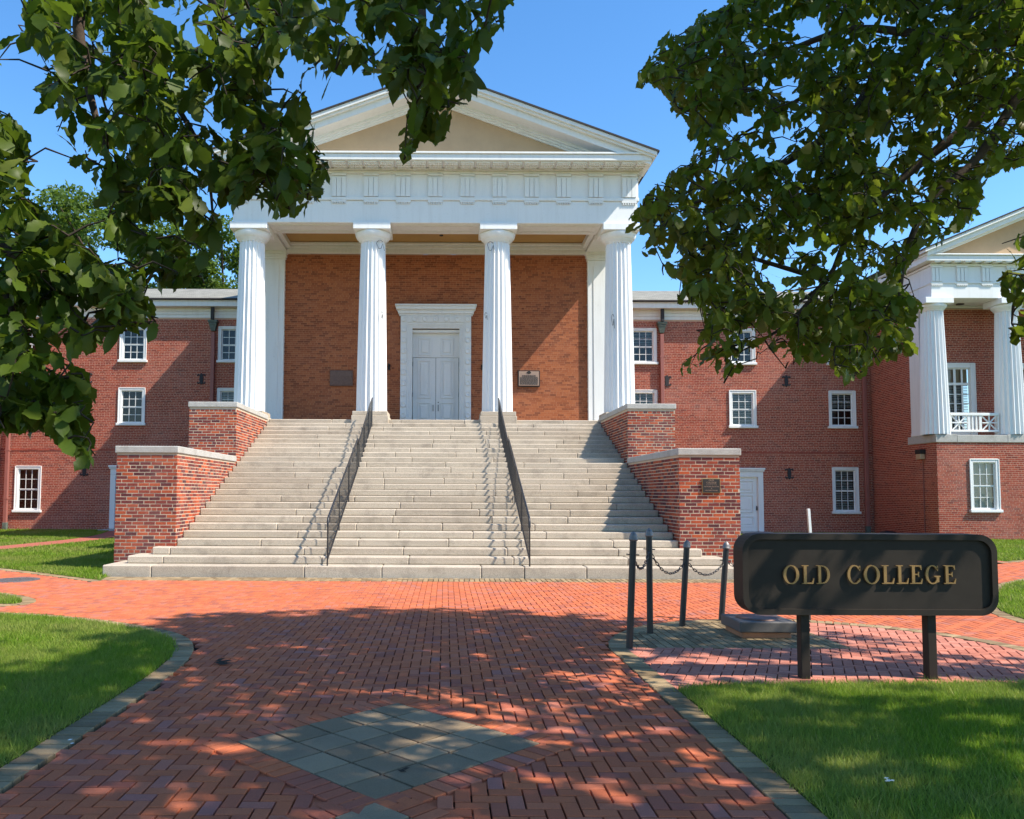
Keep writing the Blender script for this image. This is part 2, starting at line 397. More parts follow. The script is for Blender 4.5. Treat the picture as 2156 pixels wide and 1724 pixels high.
def brick_wall(parent, O, ang, U0, U1, Z0, Z1, mat, mortar, openings=(), course=0.078, blen=0.245, gap=0.015, n_ind=300, focus=None, thick=0.3, head=6, name='wall', proud=0.003, back=True, rough=0.0008):
    a = math.radians(ang); O = Vector(O)
    R = Matrix.Rotation(a, 4, 'Z')
    P = lambda u, n, z: O + R @ Vector((u, n, 0)) + Vector((0, 0, z))
    mb = MB()
    zs = sorted({Z0, Z1, *[min(max(v, Z0), Z1) for o in openings for v in o[2:]]})
    for z0, z1 in zip(zs[:-1], zs[1:]):
        if z1 - z0 < 1e-4: continue
        zm = (z0 + z1) / 2
        for p, q in intervals(U0, U1, zm - 1e-4, zm + 1e-4, openings):
            if abs(p-U0) < 1e-6: p += .008
            if abs(q-U1) < 1e-6: q -= .008
            mb.add([P(u, n, z) for z in (z0, z1) for n in (proud, thick) for u in (p, q)],
                   [(0, 2, 3, 1), (4, 5, 7, 6), (0, 1, 5, 4), (2, 6, 7, 3), (0, 4, 6, 2), (1, 3, 7, 5)])
    wall = mb.build(name, mortar, parent)
    rng = random.Random(hash((round(U0, 2), round(Z1, 2), ang)) & 0xffff)
    L = []
    nz = int((Z1 - Z0) / course)
    for k in range(nz):
        z0 = Z0 + k * course; z1 = z0 + course
        ln = blen / 2 if (head and k % head == head - 1) else blen
        off = (ln / 2 if k % 2 else 0.0) + rng.uniform(-.012, .012)
        for p, q in intervals(U0, U1, z0 + 0.01, z1 - 0.01, openings):
            u = U0 - off
            while u < q:
                e = u + ln + rng.uniform(-.006, .006)
                s0, s1 = max(u, p), min(e, q)
                if s1 - s0 > 0.05:
                    j = rng.uniform(-.0015, .0015)
                    g0 = gap / 2 if s0 > p + 1e-6 else 0.0; g1 = gap / 2 if s1 < q - 1e-6 else 0.0
                    L.append(((s0 + g0 + s1 - g1) / 2, z0 + course / 2 + j, s1 - g1 - s0 - g0, course - gap, rng.uniform(-rough, rough)))
                u = e
    L = np.array(L)
    if focus is None: focus = ((U0 + U1) / 2, (Z0 + Z1) / 2)
    order = np.argsort(np.hypot(L[:, 0] - focus[0], L[:, 1] - focus[1]))
    ind, rest = order[:n_ind], order[n_ind:]
    dep = 0.025
    key = mat.name
    if key not in UNIT: UNIT[key] = unit_brick('brick', mat)
    for i in ind:
        u, z, w, h, n = L[i]
        link('brick', UNIT[key], wall, P(u, n, z), (0, 0, a), (w, dep, h))
    if len(rest):
        B = L[rest]; n = len(B)
        V = UB_V[None] * np.stack([B[:, 2], np.full(n, dep), B[:, 3]], 1)[:, None, :]
        V[:, :, 0] += B[:, None, 0]; V[:, :, 1] += B[:, None, 4]; V[:, :, 2] += B[:, None, 1]
        c, s = math.cos(a), math.sin(a)
        W = V.copy(); W[:, :, 0] = c * V[:, :, 0] - s * V[:, :, 1]; W[:, :, 1] = s * V[:, :, 0] + c * V[:, :, 1]
        F = UB_F[None] + (np.arange(n) * 8)[:, None, None]
        o = link('brickwork', np_mesh('brickwork', W.reshape(-1, 3), F.reshape(-1, 4), mat), wall, O)
        tag(o, kind='stuff')
    return wall

# ------------------------------------------------------------------ windows
WCACHE = {}
def window(parent, xc, Y, zb, w, h, rows=4, cols=3, fill='dark', cas=0.13):
    """white sash window facing -Y; w,h = outside of the casing; zb = underside of the sill"""
    key = (round(w, 3), round(h, 3), rows, cols, fill)
    sh = 0.11
    if key not in WCACHE:
        D = {}
        mb = MB()
        for (x0, x1, z0, z1) in ((-w/2, -w/2+cas, sh, h), (w/2-cas, w/2, sh, h), (-w/2+cas, w/2-cas, h-cas, h)):
            mb.cbox(x0, x1, -0.035, 0.10, z0, z1, 0.008)
        for (x0, x1, z0, z1) in ((-w/2-.012, -w/2+.03, sh, h), (w/2-.03, w/2+.012, sh, h), (-w/2+.03, w/2-.03, h-.03, h+.012)):
            mb.cbox(x0, x1, -0.055, -0.03, z0, z1, 0.006)
        D['window'] = mb.mesh('window', M['white'])
        D['sill'] = MB().cbox(-w/2-.06, w/2+.06, -0.12, 0.08, 0.0, sh, 0.012).mesh('sill', M['white'])
        ix0, ix1, iz0, iz1 = -w/2+cas, w/2-cas, sh, h-cas
        zm = (iz0 + iz1) / 2
        bt = 0.024; st = 0.05
        panes = []
        for part, (a, b, y) in (('sash', (iz0, zm, 0.062)), ('upper', (zm, iz1, 0.045))):
            mb = MB()
            mb.box(ix0, ix0+st, y, y+.03, a, b); mb.box(ix1-st, ix1, y, y+.03, a, b)
            mb.box(ix0+st, ix1-st, y, y+.03, a, a+(0.075 if part == 'sash' else 0.035)); mb.box(ix0+st, ix1-st, y, y+.03, b-0.04, b)
            lo = a+(0.075 if part == 'sash' else 0.035); hi = b-0.04; r = rows // 2
            xs = [ix0+st + (ix1-ix0-2*st)*i/cols for i in range(cols+1)]; zs = [lo + (hi-lo)*i/r for i in range(r+1)]
            for x in xs[1:-1]: mb.box(x-bt/2, x+bt/2, y+.002, y+.028, lo, hi)
            for z in zs[1:-1]:
                for x0, x1 in zip(xs[:-1], xs[1:]): mb.box(x0+bt/2, x1-bt/2, y+.004, y+.026, z-bt/2, z+bt/2)
            D[part] = mb.mesh('sash', M['white'])
            for i in range(cols):
                for j in range(r): panes.append(((xs[i]+xs[i+1])/2, y+.014, (zs[j]+zs[j+1])/2, xs[i+1]-xs[i], zs[j+1]-zs[j]))
        D['panes'] = panes
        mb = MB()   # near-black box behind the glass, painted as the shade of an unlit room
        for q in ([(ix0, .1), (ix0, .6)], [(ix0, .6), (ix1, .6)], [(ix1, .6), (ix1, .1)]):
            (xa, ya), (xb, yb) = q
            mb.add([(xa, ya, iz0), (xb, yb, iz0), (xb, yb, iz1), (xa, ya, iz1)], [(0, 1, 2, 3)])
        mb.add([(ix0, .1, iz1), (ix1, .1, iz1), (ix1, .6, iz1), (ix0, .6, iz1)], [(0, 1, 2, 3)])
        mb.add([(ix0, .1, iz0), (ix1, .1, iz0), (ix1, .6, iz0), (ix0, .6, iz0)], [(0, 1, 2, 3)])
        D['recess'] = mb.mesh('dark_room_backing', M['room_dark'])
        if fill in ('blind', 'half'):
            mb = MB(); n = int((iz1-iz0)/0.075)
            for k in range(n):
                if fill == 'half' and k < n*.55: continue
                z = iz0 + (k+.5)*(iz1-iz0)/n
                mb.box(ix0+.03, ix1-.03, -.028, .028, -.003, .003, Matrix.Translation((0, .17, z)) @ Matrix.Rotation(math.radians(38), 4, 'X'))
            D['blind'] = mb.mesh('blind', M['blind'])
        elif fill == 'curtain':
            mb = MB(); n = 24; vs = []; 
            for i in range(n+1):
                x = ix0+.01 + (ix1-ix0-.02)*i/n; vs += [(x, .16+.012*math.sin(i*1.9), iz0+.02), (x, .16+.012*math.sin(i*1.9), iz1)]
            mb.add(vs, [(2*i, 2*i+2, 2*i+3, 2*i+1) for i in range(n)], True)
            D['blind'] = mb.mesh('curtain', M['curtain'])
        if 'pane_mesh' not in WCACHE:
            pm = bpy.data.meshes.new('pane'); pm.from_pydata([(-.5, 0, -.5), (.5, 0, -.5), (.5, 0, .5), (-.5, 0, .5)], [], [(0, 1, 2, 3)]); pm.materials.append(M['glass']); WCACHE['pane_mesh'] = pm
        WCACHE[key] = D
    D = WCACHE[key]; o = Vector((xc, Y, zb))
    win = link('window', D['window'], parent, o)
    link('sill', D['sill'], win, o); link('sash', D['sash'], win, o); link('sash', D['upper'], win, o)
    for x, y, z, pw, ph in D['panes']: link('pane', WCACHE['pane_mesh'], win, o + Vector((x, y, z)), None, (pw, 1, ph))
    link('dark_room_backing', D['recess'], win, o)
    if 'blind' in D: link('curtain' if fill == 'curtain' else 'blind', D['blind'], win, o)
    return win
def win_open(xc, zb, w, h): return (xc - w/2 + .03, xc + w/2 - .03, zb + .03, zb + h - .03)

X0 = -0.392                      # centre line of the hall
# ------------------------------------------------------------------ the temple-fronted hall
hall = tag(empty('temple_front_hall', (X0, 29, 0)), 'brick college hall with white four-column portico and tan pediment, centre of the photo', 'building')
YW = 30.75; ZL = 4.27            # brick wall behind the columns, landing height
DW, DH = 1.36, 9.0
brick_wall(hall, (X0, YW, 0), 0, -5.85, 5.85, ZL, 11.02, M['hall_brick'], M['mortar_hall'], openings=[(-1.2, 1.2, ZL - 1, 8.5)], focus=(3.6, 5.6), gap=0.011, proud=0.002, rough=0.0015)
# side walls of the block, antae
for s in (-1, 1):
    brick_wall(hall, (X0 + s*6.85, 0, 0), 90*s, *( (YW, 38.0) if s > 0 else (-38.0, -YW)), 0, 11.1, M['wing_brick'], M['mortar'], n_ind=60, focus=(s*36, 7), name='side_wall')
    mb = MB(); x = X0 + s*6.36
    mb.cbox(x-.51, x+.51, 30.6, 31.3, ZL, 10.78, .012)
    mb.cbox(x-.30, x+.30, 30.575, 30.605, ZL+.2, 10.55, .008)
    mb.cbox(x-.54, x+.54, 30.56, 31.3, 10.78, 10.86, .01); mb.cbox(x-.57, x+.57, 30.53, 31.3, 10.86, 10.98, .015); mb.cbox(x-.6, x+.6, 30.5, 31.3, 10.98, 11.10, .015)
    mb.build('anta', M['white'], hall)
MB().box(X0-7.0, X0+7.0, 27.78, 30.74, 0.0, ZL-.162).build('porch_base', M['mortar'], hall)

# landing paving slabs
xs = [-6.98, -4.4, -2.2, 0.1, 2.3, 4.5, 6.98]
for a, b in zip(xs[:-1], xs[1:]):
    MB().cbox(X0+a+.003, X0+b-.003, 27.80, 30.73, ZL-.16, ZL-.002, .008).build('floor_slab', M['granite'], hall)

def fluted(r0, r1, z0, z1, n=20, rings=14):
    vs = []; fs = []; per = 6; m = n*per
    for i in range(rings+1):
        t = i/rings; r = r0 + (r1-r0)*(t**1.25); z = z0 + (z1-z0)*t
        for k in range(m):
            a = 2*math.pi*k/m; ph = (k % per)/per
            d = 0.062*r0/.535 * math.sin(math.pi*ph)**0.8 * (1 if 0 < i < rings else 1)
            vs.append(((r-d)*math.cos(a), (r-d)*math.sin(a), z))
    for i in range(rings):
        for k in range(m): fs.append((i*m+k, i*m+(k+1) % m, (i+1)*m+(k+1) % m, (i+1)*m+k))
    return vs, fs
def column_parts(r0, r1, z0, zn, ztop, ab, ploc=None):
    """shaft mesh, echinus mesh, abacus mesh around (0,0)"""
    vs, fs = fluted(r0, r1, z0, zn)
    sh = MB().add(vs, fs)
    sh.lathe([(r1*.98, zn-.01), (r1*1.0, zn+.0), (r1*1.0, zn+.05)], 0, 0, 40)
    shaft = sh.mesh('column', M['column_white'])
    H = ztop - .235 - (zn+.03); e = []
    for i in range(3): e += [(r1*1.0+.022*(i+1), zn+.03+.025*i), (r1*1.0+.022*(i+1), zn+.048+.025*i)]
    rr = ab*.97
    for i in range(9):
        t = i/8; e.append((r1+.075 + (rr-r1-.075)*math.sin(t*math.pi/2)**.9, zn+.11 + (ztop-.25-(zn+.11))*(t**1.35)))
    e.append((rr-.03, ztop-.232))
    ech = MB().lathe(e, 0, 0, 40).mesh('echinus', M['column_white'])
    aba = MB().cbox(-ab, ab, -ab, ab, ztop-.235, ztop, .012).mesh('abacus', M['column_white'])
    return shaft, ech, aba
cs, ce_, ca = column_parts(.535, .43, 4.55, 10.50, 11.08, .64)
pl1 = MB().cbox(-.6, .6, -.6, .6, 4.40, 4.545, .012).mesh('plinth', M['granite'])
pl2 = MB().cbox(-.63, .63, -.63, .63, 4.115, 4.395, .014).mesh('plinth', M['granite'])
YC = 27.8
COLS = []
for cx in (-6.43, -2.185, 2.185, 6.43):
    c = link('column', cs, hall, (X0+cx, YC, 0)); COLS.append(c)
    link('capital', ce_, c, (X0+cx, YC, 0)); link('abacus', ca, c, (X0+cx, YC, 0))
    link('plinth', pl1, c, (X0+cx, YC, 0)); link('plinth', pl2, c, (X0+cx, YC, 0))
COLS[1]['label'] = 'fluted white column left of the doors'; COLS[2]['label'] = 'fluted white column right of the doors'
# little wire loops left hanging on the columns
def loop_wire(parent, p, w, h):
    pts = []
    for i in range(14):
        a = 2*math.pi*i/14 + .6
        pts.append(Vector(p) + Vector((w*math.cos(a)*(1+.25*math.sin(3*a)), -.015, h*math.sin(a))))
    pts.append(Vector(p) + Vector((w*1.6, -.01, -h*1.5)))
    MB().tube(pts, .008, 5).build('wire_loop', M['black_hw'], parent)
loop_wire(COLS[1], (X0-2.185+.27, YC-.40, 10.36), .10, .15); loop_wire(COLS[2], (X0+2.185-.27, YC-.40, 10.32), .09, .16)
loop_wire(COLS[1], (X0-2.185+.36, YC-.40, 7.9), .03, .11); loop_wire(COLS[2], (X0+2.185-.42, YC-.36, 7.9), .03, .1)
loop_wire(COLS[3], (X0+6.43-.30, YC-.43, 7.75), .035, .2)

# entablature : front and the two sides
YF = 27.25; HW = 6.99
def ring_boxes(mb, hw, yf, depth, z0, z1, c=.012, yb=37.5):
    """a band that runs along the front and back along both sides"""
    mb.cbox(X0-hw, X0+hw, yf, yf+depth, z0, z1, c)
    for s in (-1, 1):
        xa, xb = sorted((X0+s*hw, X0+s*(hw-depth)))
        mb.cbox(xa, xb, yf+depth+.001, yb, z0, z1, c)
mb = MB(); ring_boxes(mb, HW, YF, 1.2, 11.08, 11.86); arch = mb.build('architrave', M['white'], hall)
mb = MB(); ring_boxes(mb, HW+.05, YF-.05, 1.15, 11.862, 11.98, .01); mb.build('taenia', M['white'], hall)
mb = MB(); ring_boxes(mb, HW, YF, 1.1, 11.982, 12.80); frz = mb.build('frieze', M['white'], hall)
mb = MB(); ring_boxes(mb, HW+.06, YF-.06, 1.1, 12.802, 12.90); ring_boxes(mb, HW+.13, YF-.13, 1.1, 12.902, 12.98); mb.build('bed_moulding', M['white'], hall)
# soffit panels under the architrave
for a, b in ((-5.7, -2.95), (-1.45, 1.45), (2.95, 5.7)):
    mb = MB(); y0, y1 = YF+.2, YF+1.0; w = .05
    for g in (0, .12):
        mb.box(X0+a+g, X0+b-g, y0+g, y0+g+w, 11.062, 11.079); mb.box(X0+a+g, X0+b-g, y1-g-w, y1-g, 11.062, 11.079)
        mb.box(X0+a+g, X0+a+g+w, y0+g+w, y1-g-w, 11.062, 11.079); mb.box(X0+b-g-w, X0+b-g, y0+g+w, y1-g-w, 11.062, 11.079)
    mb.build('soffit_panel', M['white'], arch)
# triglyphs with regulae
mb = MB(); tw = .50
mb.box(-tw/2, tw/2, -.028, -.001, .0, .735)
for k in (-1, 0, 1):
    x = k*.165; mb.poly([(x-.075, .0), (x+.075, .0), (x+.075, .66), (x-.075, .66)], -.075, -.0285)
mb.box(-tw/2-.01, tw/2+.01, -.085, -.001, .736, .80)
tri = mb.mesh('triglyph', M['white'])
mb = MB(); mb.cbox(-tw/2-.01, tw/2+.01, -.045, .0, -.07, -.001, .005)
for k in range(6): mb.lathe([(.028, -.125), (.018, -.071)], -tw/2+.045+k*.082, -.022, 8)
reg = mb.mesh('regula', M['white'])
tc = [0, 1.11, 2.22, 3.33, 4.44, 5.55, 6.70]
for k, tx in enumerate(sorted({s*t for t in tc for s in (-1, 1)})):
    t = link('triglyph', tri, frz, (X0+tx, YF, 11.99)); link('regula', reg, arch, (X0+tx, YF-.05+.045, 11.862))
for j in range(1, 9):
    for s in (-1, 1):
        link('triglyph', tri, frz, (X0+s*HW, YF+.3+1.11*j-1.0, 11.99), (0, 0, s*math.pi/2))
# corona and mutules
OV = 0.78
mb = MB(); ring_boxes(mb, HW+OV-.33, YF-OV, OV+.6, 12.99, 13.0, .002)
HWc = 7.30
mb = MB(); mb.cbox(X0-HWc, X0+HWc, YF-OV, YF+.4, 12.985, 13.19, .012)
for s in (-1, 1):
    xa, xb = sorted((X0+s*HWc, X0+s*(HW-.6))); mb.cbox(xa, xb, YF+.402, 45, 12.985, 13.19, .012)
mb.cbox(X0-HWc-.05, X0+HWc+.05, YF-OV-.05, YF+.35, 13.192, 13.26, .01)
cor = mb.build('cornice', M['white'], hall)
mb = MB(); mb.cbox(-.23, .23, -.55, 0, -.055, -.001, .006)
for r in range(3):
    for k in range(6): mb.box(-.20+k*.08-.022, -.20+k*.08+.022, -.47+r*.18-.022, -.47+r*.18+.022, -.088, -.056)
mut = mb.mesh('mutule', M['white'])
for k in range(-13, 14): link('mutule', mut, cor, (X0+k*.545, YF-.135, 12.984))
mutS = MB(); 
mutS.cbox(-.23, .23, -.15, 0, -.055, -.001, .006)
for k in range(6): mutS.box(-.20+k*.08-.022, -.20+k*.08+.022, -.11, -.06, -.088, -.056)
mutS = mutS.mesh('mutule', M['white'])
for s in (-1, 1):
    for j in range(12): link('mutule', mutS, cor, (X0+s*(HW+.135), YF+.1+j*.56, 12.984), (0, 0, s*math.pi/2))
# pediment
SL = (16.0-13.27)/7.47
mb = MB(); mb.poly([(X0-6.6, 13.2), (X0+6.6, 13.2), (X0, 13.2+6.6*SL)], YF+.02, YF+.3)
tym = mb.build('tympanum', M['stucco'], hall)
def rake(mb, y0, y1, off0, off1, reach):
    """sloping band on both sides: off = vertical distance below the roof line"""
    for s in (-1, 1):
        top = lambda x: 16.0 - SL*abs(x)
        P = [(0, top(0)-off0), (s*reach, top(reach)-off0), (s*reach, top(reach)-off1), (0, top(0)-off1)]
        vs = [(X0+x, y, z) for y in (y0, y1) for x, z in P]
        mb.add(vs, [(0, 1, 2, 3), (7, 6, 5, 4), (0, 4, 5, 1), (1, 5, 6, 2), (2, 6, 7, 3), (3, 7, 4, 0)])
mb = MB(); rake(mb, YF-.93, YF+.35, .04, .17, 7.45); rake(mb, YF-.86, YF+.35, .1705, .245, 7.40); mb.build('raking_crown', M['white'], hall)
mb = MB(); rake(mb, YF-.74, YF+.33, .2455, .47, 7.28); mb.build('raking_corona', M['white'], hall)
mb = MB(); rake(mb, YF-.20, YF+.31, .4705, .56, 6.9); rake(mb, YF-.12, YF+.30, .5605, .64, 6.8); rake(mb, YF-.05, YF+.29, .6405, .70, 6.6); mb.build('raking_bed_moulding', M['white'], hall)
mb = MB(); rake(mb, YF-.97, 46, -.02, .039, 7.52); mb.build('roof', M['slate'], hall)
mb = MB(); mb.poly([(X0-7.2, 13.2), (X0+7.2, 13.2), (X0, 13.2+7.2*SL-.1)], 45.6, 45.9); mb.build('rear_gable', M['wing_brick'], hall)
# porch ceiling and its mouldings
MB().box(X0-5.78, X0+5.78, 28.46, 30.74, 11.42, 11.5).build('ceiling', M['ceiling'], hall)
mb = MB()
mb.cbox(X0-5.78, X0+5.78, 30.55, 30.74, 11.02, 11.18, .01); mb.cbox(X0-5.78, X0+5.78, 30.48, 30.74, 11.182, 11.30, .015); mb.cbox(X0-5.78, X0+5.78, 30.40, 30.74, 11.302, 11.40, .015)
for s in (-1, 1):
    xa, xb = sorted((X0+s*5.78, X0+s*5.60)); mb.cbox(xa, xb, 28.47, 30.39, 11.18, 11.40, .015)
mb.cbox(X0-5.59, X0+5.59, 28.452, 28.62, 11.2, 11.40, .015)
mb.build('ceiling_moulding', M['white'], hall)
MB().lathe([(.07, 11.39), (.07, 11.419)], X0+.2, 29.6, 12).build('ceiling_lamp', M['black_hw'], hall)

# ---------------- doorway
dw = link('doorway', MB().cbox(X0-1.36, X0-1.12, 30.66, 30.80, ZL, 8.345, .01).cbox(X0+1.12, X0+1.36, 30.66, 30.80, ZL, 8.345, .01).cbox(X0-1.36, X0+1.36, 30.66, 30.80, 8.347, 8.60, .01).mesh('doorway', M['white']), hall, (0, 0, 0))
mb = MB()
for d, w in ((.0, .08), (.08, .07), (.15, .06)):
    a = 1.119 - d; y = 30.69 + d*.35
    mb.cbox(X0-a, X0-a+w, y, 30.9, ZL, 8.344-d, .006); mb.cbox(X0+a-w, X0+a, y, 30.9, ZL, 8.344-d, .006); mb.cbox(X0-a+w+.001, X0+a-w-.001, y, 30.9, 8.344-d-w, 8.344-d, .006)
mb.build('architrave_moulding', M['white'], dw)
mb = MB()
for s in (-1, 1):
    xa, xb = sorted((X0+s*.908, X0+s*.95)); mb.box(xa, xb, 30.90, 31.3, ZL, 8.1)
mb.box(X0-.907, X0+.907, 30.90, 31.3, 8.0, 8.1); mb.build('reveal', M['white'], dw)
mb = MB(); z = 8.602
for (hh, ww, pp) in ((.07, 1.42, .10), (.10, 1.46, .17), (.05, 1.49, .2), (.12, 1.53, .27), (.07, 1.57, .32)):
    mb.cbox(X0-ww, X0+ww, 30.75-pp, 30.80, z, z+hh-.001, .01); z += hh
mb.build('door_hood', M['white'], dw)
ro = MB().lathe([(.115, 0), (.115, .03), (.09, .045), (.06, .022), (.0, .022)], 0, 0, 20)
ro = ro.mesh('roundel', M['white'])
rp_ = [(-1.235+2.47*i/6, 8.475) for i in range(7)] + [(s*1.24, 8.475-.415*j) for j in range(1, 10) for s in (-1, 1)]
for x, z in rp_: link('roundel', ro, dw, (X0+x, 30.658, z), (math.pi/2, 0, 0))
def panel(mb, x0, x1, z0, z1, y):
    f = .05
    mb.cbox(x0, x1, y-.035, y, z0, z0+f, .005); mb.cbox(x0, x1, y-.035, y, z1-f, z1, .008)
    mb.cbox(x0, x0+f, y-.0352, y, z0+f, z1-f, .005); mb.cbox(x1-f, x1, y-.0352, y, z0+f, z1-f, .005)
    mb.cbox(x0+.12, x1-.12, y-.03, y, z0+.12, z1-.12, .014)
mb = MB(); mb.box(X0-.906, X0+.906, 31.1, 31.2, 7.05, 8.0); panel(mb, X0-.68, X0-.18, 7.12, 7.82, 31.1); panel(mb, X0+.18, X0+.68, 7.12, 7.82, 31.1); mb.build('transom_panel', M['white'], dw)
for s in (-1, 1):
    mb = MB(); xa, xb = sorted((X0+s*.008, X0+s*.89)); mb.box(xa, xb, 31.12, 31.19, ZL+.02, 7.035)
    for z0, z1 in ((4.55, 5.3), (5.45, 6.95)): panel(mb, xa+.18, xb-.18, z0, z1, 31.12)
    lf = mb.build('door_leaf', M['white'], dw)
    x = X0+s*.1; MB().tube([(x, 31.10, 4.95), (x, 31.06, 4.97), (x, 31.06, 5.17), (x, 31.10, 5.19)], .012, 8).build('handle', M['black_hw'], dw)
    for z in (4.45, 5.5, 6.7): MB().cbox(X0+s*.90-.012, X0+s*.90+.012, 31.07, 31.118, z, z+.17, .003).build('hinge', M['black_hw'], dw)
MB().lathe([(.02, 0), (.02, .02)], 0, 0, 12).mesh('lock', M['black_hw'])
link('lock', bpy.data.meshes['lock'], dw, (X0+.1, 31.118, 5.29), (math.pi/2, 0, 0))
MB().box(X0-1.1, X0+1.1, 31.32, 31.5, ZL, 8.4).build('door_light_blocker', M['room_dark'], dw)  # added dark panel, stops light showing through the door gaps
# wall lights either side of the doors
for s, lab in ((-1, 'small black wall light between left-hand middle column and door casing'), (1, 'small black wall light between door casing and right-hand middle column')):
    x = X0+s*1.80; wl_ = tag(empty('wall_light', (x, 30.70, 6.55)), lab, 'wall light', 'wall lights by the doors')
    MB().cbox(x-.05, x+.05, 30.70, 30.742, 6.50, 6.72, .006).build('back_plate', M['black_hw'], wl_)
    MB().tube([(x, 30.70, 6.66), (x, 30.6, 6.70), (x-s*.02, 30.5, 6.62)], [.02, .03, .055], 10).build('lamp_head', M['black_hw'], wl_)

def text_mesh(name, body, size, mat, ext=0.004, align='CENTER'):
    cu = bpy.data.curves.new(name, 'FONT'); cu.body = body; cu.size = size; cu.align_x = align; cu.align_y = 'CENTER'; cu.extrude = ext; cu.resolution_u = 3
    o = bpy.data.objects.new(name, cu); COL.objects.link(o)
    dg = bpy.context.evaluated_depsgraph_get(); me = bpy.data.meshes.new_from_object(o.evaluated_get(dg))
    bpy.data.objects.remove(o); bpy.data.curves.remove(cu)
    me.materials.clear(); me.materials.append(mat); me.name = name
    return me
# plaques on the hall wall
def wall_plaque(x0, x1, z0, z1, lab, face, text_mat, bright):
    p = tag(empty('plaque', ((x0+x1)/2, YW-.02, z0)), lab, 'plaque', 'bronze plaques behind the columns')
    y = YW-.02
    MB().cbox(x0, x1, y-.06, y+.01, z0, z1, .01).build('backing', M['plaque_black'] if bright else M['bronze'], p)
    MB().cbox(x0+.04, x1-.04, y-.074, y-.0605, z0+.04, z1-.04, .006).build('plate', face, p)
    cx = (x0+x1)/2
    em = MB().poly([(cx-.10, z1-.10), (cx-.04, z1-.045), (cx, z1-.02), (cx+.04, z1-.045), (cx+.10, z1-.10), (cx+.05, z1-.13), (cx, z1-.15), (cx-.05, z1-.13)], y-.084, y-.0745); em.build('crest', M['plaque_black'] if bright else M['bronze'], p)
    rng = random.Random(3)
    zt = z1-.20; rows = 11
    for k in range(rows):
        z = zt - k*(zt-z0-.09)/(rows-1); x = x0+.08 if k > 1 else cx-.26; mb = MB(); xe = x1-.08 if k > 1 else cx+.26
        while x < xe:
            w = rng.uniform(.03, .09); mb.box(x, min(x+w, xe), y-.080, y-.0745, z-.009, z+.009); x += w+.014
        mb.build('text_line', text_mat, p)
    for sx in (x0+.07, x1-.07):
        for sz in (z0+.065, z1-.065): MB().lathe([(.014, 0), (.01, .012)], 0, 0, 8)
wall_plaque(X0-4.067, X0-3.184, 5.862, 6.465, 'dark bronze plaque on brick left of the doors', M['bronze'], M['bronze'], False)
wall_plaque(X0+3.155, X0+4.006, 5.861, 6.496, 'sunlit bronze plaque with crest on brick right of the doors', M['bronze_light'], M['plaque_black'], True)

# ------------------------------------------------------------------ wings
YB = 36.5
def anchor_mesh():
    # wrought-iron wall anchor: waisted plate with four outward curls
    q = [(.055, .0), (.05, .10), (.075, .16), (.13, .20), (.175, .19), (.185, .155), (.16, .145), (.165, .19)]
    right = [(.085, -.0), (.075, .09), (.07, .14), (.11, .165), (.145, .15), (.14, .125), (.175, .125), (.19, .17), (.165, .215), (.11, .225), (.055, .19), (.035, .255)]
    up = right + [(-x, z) for x, z in right[::-1]]
    up = [p for p in up if p[1] >= 0]
    lo = [(x, -z) for x, z in up[::-1] if z > 0.0001]
    pts = up + lo
    return MB().poly(pts, -.035, -.002).mesh('wall_anchor', M['anchor_iron'])
ANCH = anchor_mesh()
def downspout(parent, x, Y, z_top, z_bot, head=True):
    mb = MB(); mb.cbox(x-.085, x+.085, Y-.19, Y-.05, z_bot+.45, z_top-.55, .015)
    d = mb.build('downspout', M['downspout'], parent)
    MB().cbox(x-.1, x+.1, Y-.2, Y-.045, z_bot, z_bot+.47, .015).build('boot', M['copper'], d)
    if head:
        mb = MB(); mb.cbox(x-.22, x+.22, Y-.3, Y-.02, z_top-.12, z_top, .02); mb.cbox(x-.18, x+.18, Y-.27, Y-.03, z_top-.22, z_top-.121, .02)
        vs = [(x+a*w, Y+b, z) for z, w, yb in ((z_top-.221, .16, -.25), (z_top-.5, .09, -.2)) for a, b in ((-1, yb), (1, yb), (1, -.04), (-1, -.04))]
        mb.add(vs, [(0, 1, 5, 4), (1, 2, 6, 5), (2, 3, 7, 6), (3, 0, 4, 7)])
        mb.build('leader_head', M['copper'], d)
        MB().cbox(x-.07, x+.07, Y-.36, Y-.22, z_top+.001, z_top+.62, .01).build('gutter_outlet', M['anchor_iron'], d)
    for z in np.arange(z_bot+1.5, z_top-1, 2.2): MB().box(x-.105, x+.105, Y-.196, Y-.02, z, z+.05).build('strap', M['downspout'], d)
    return d
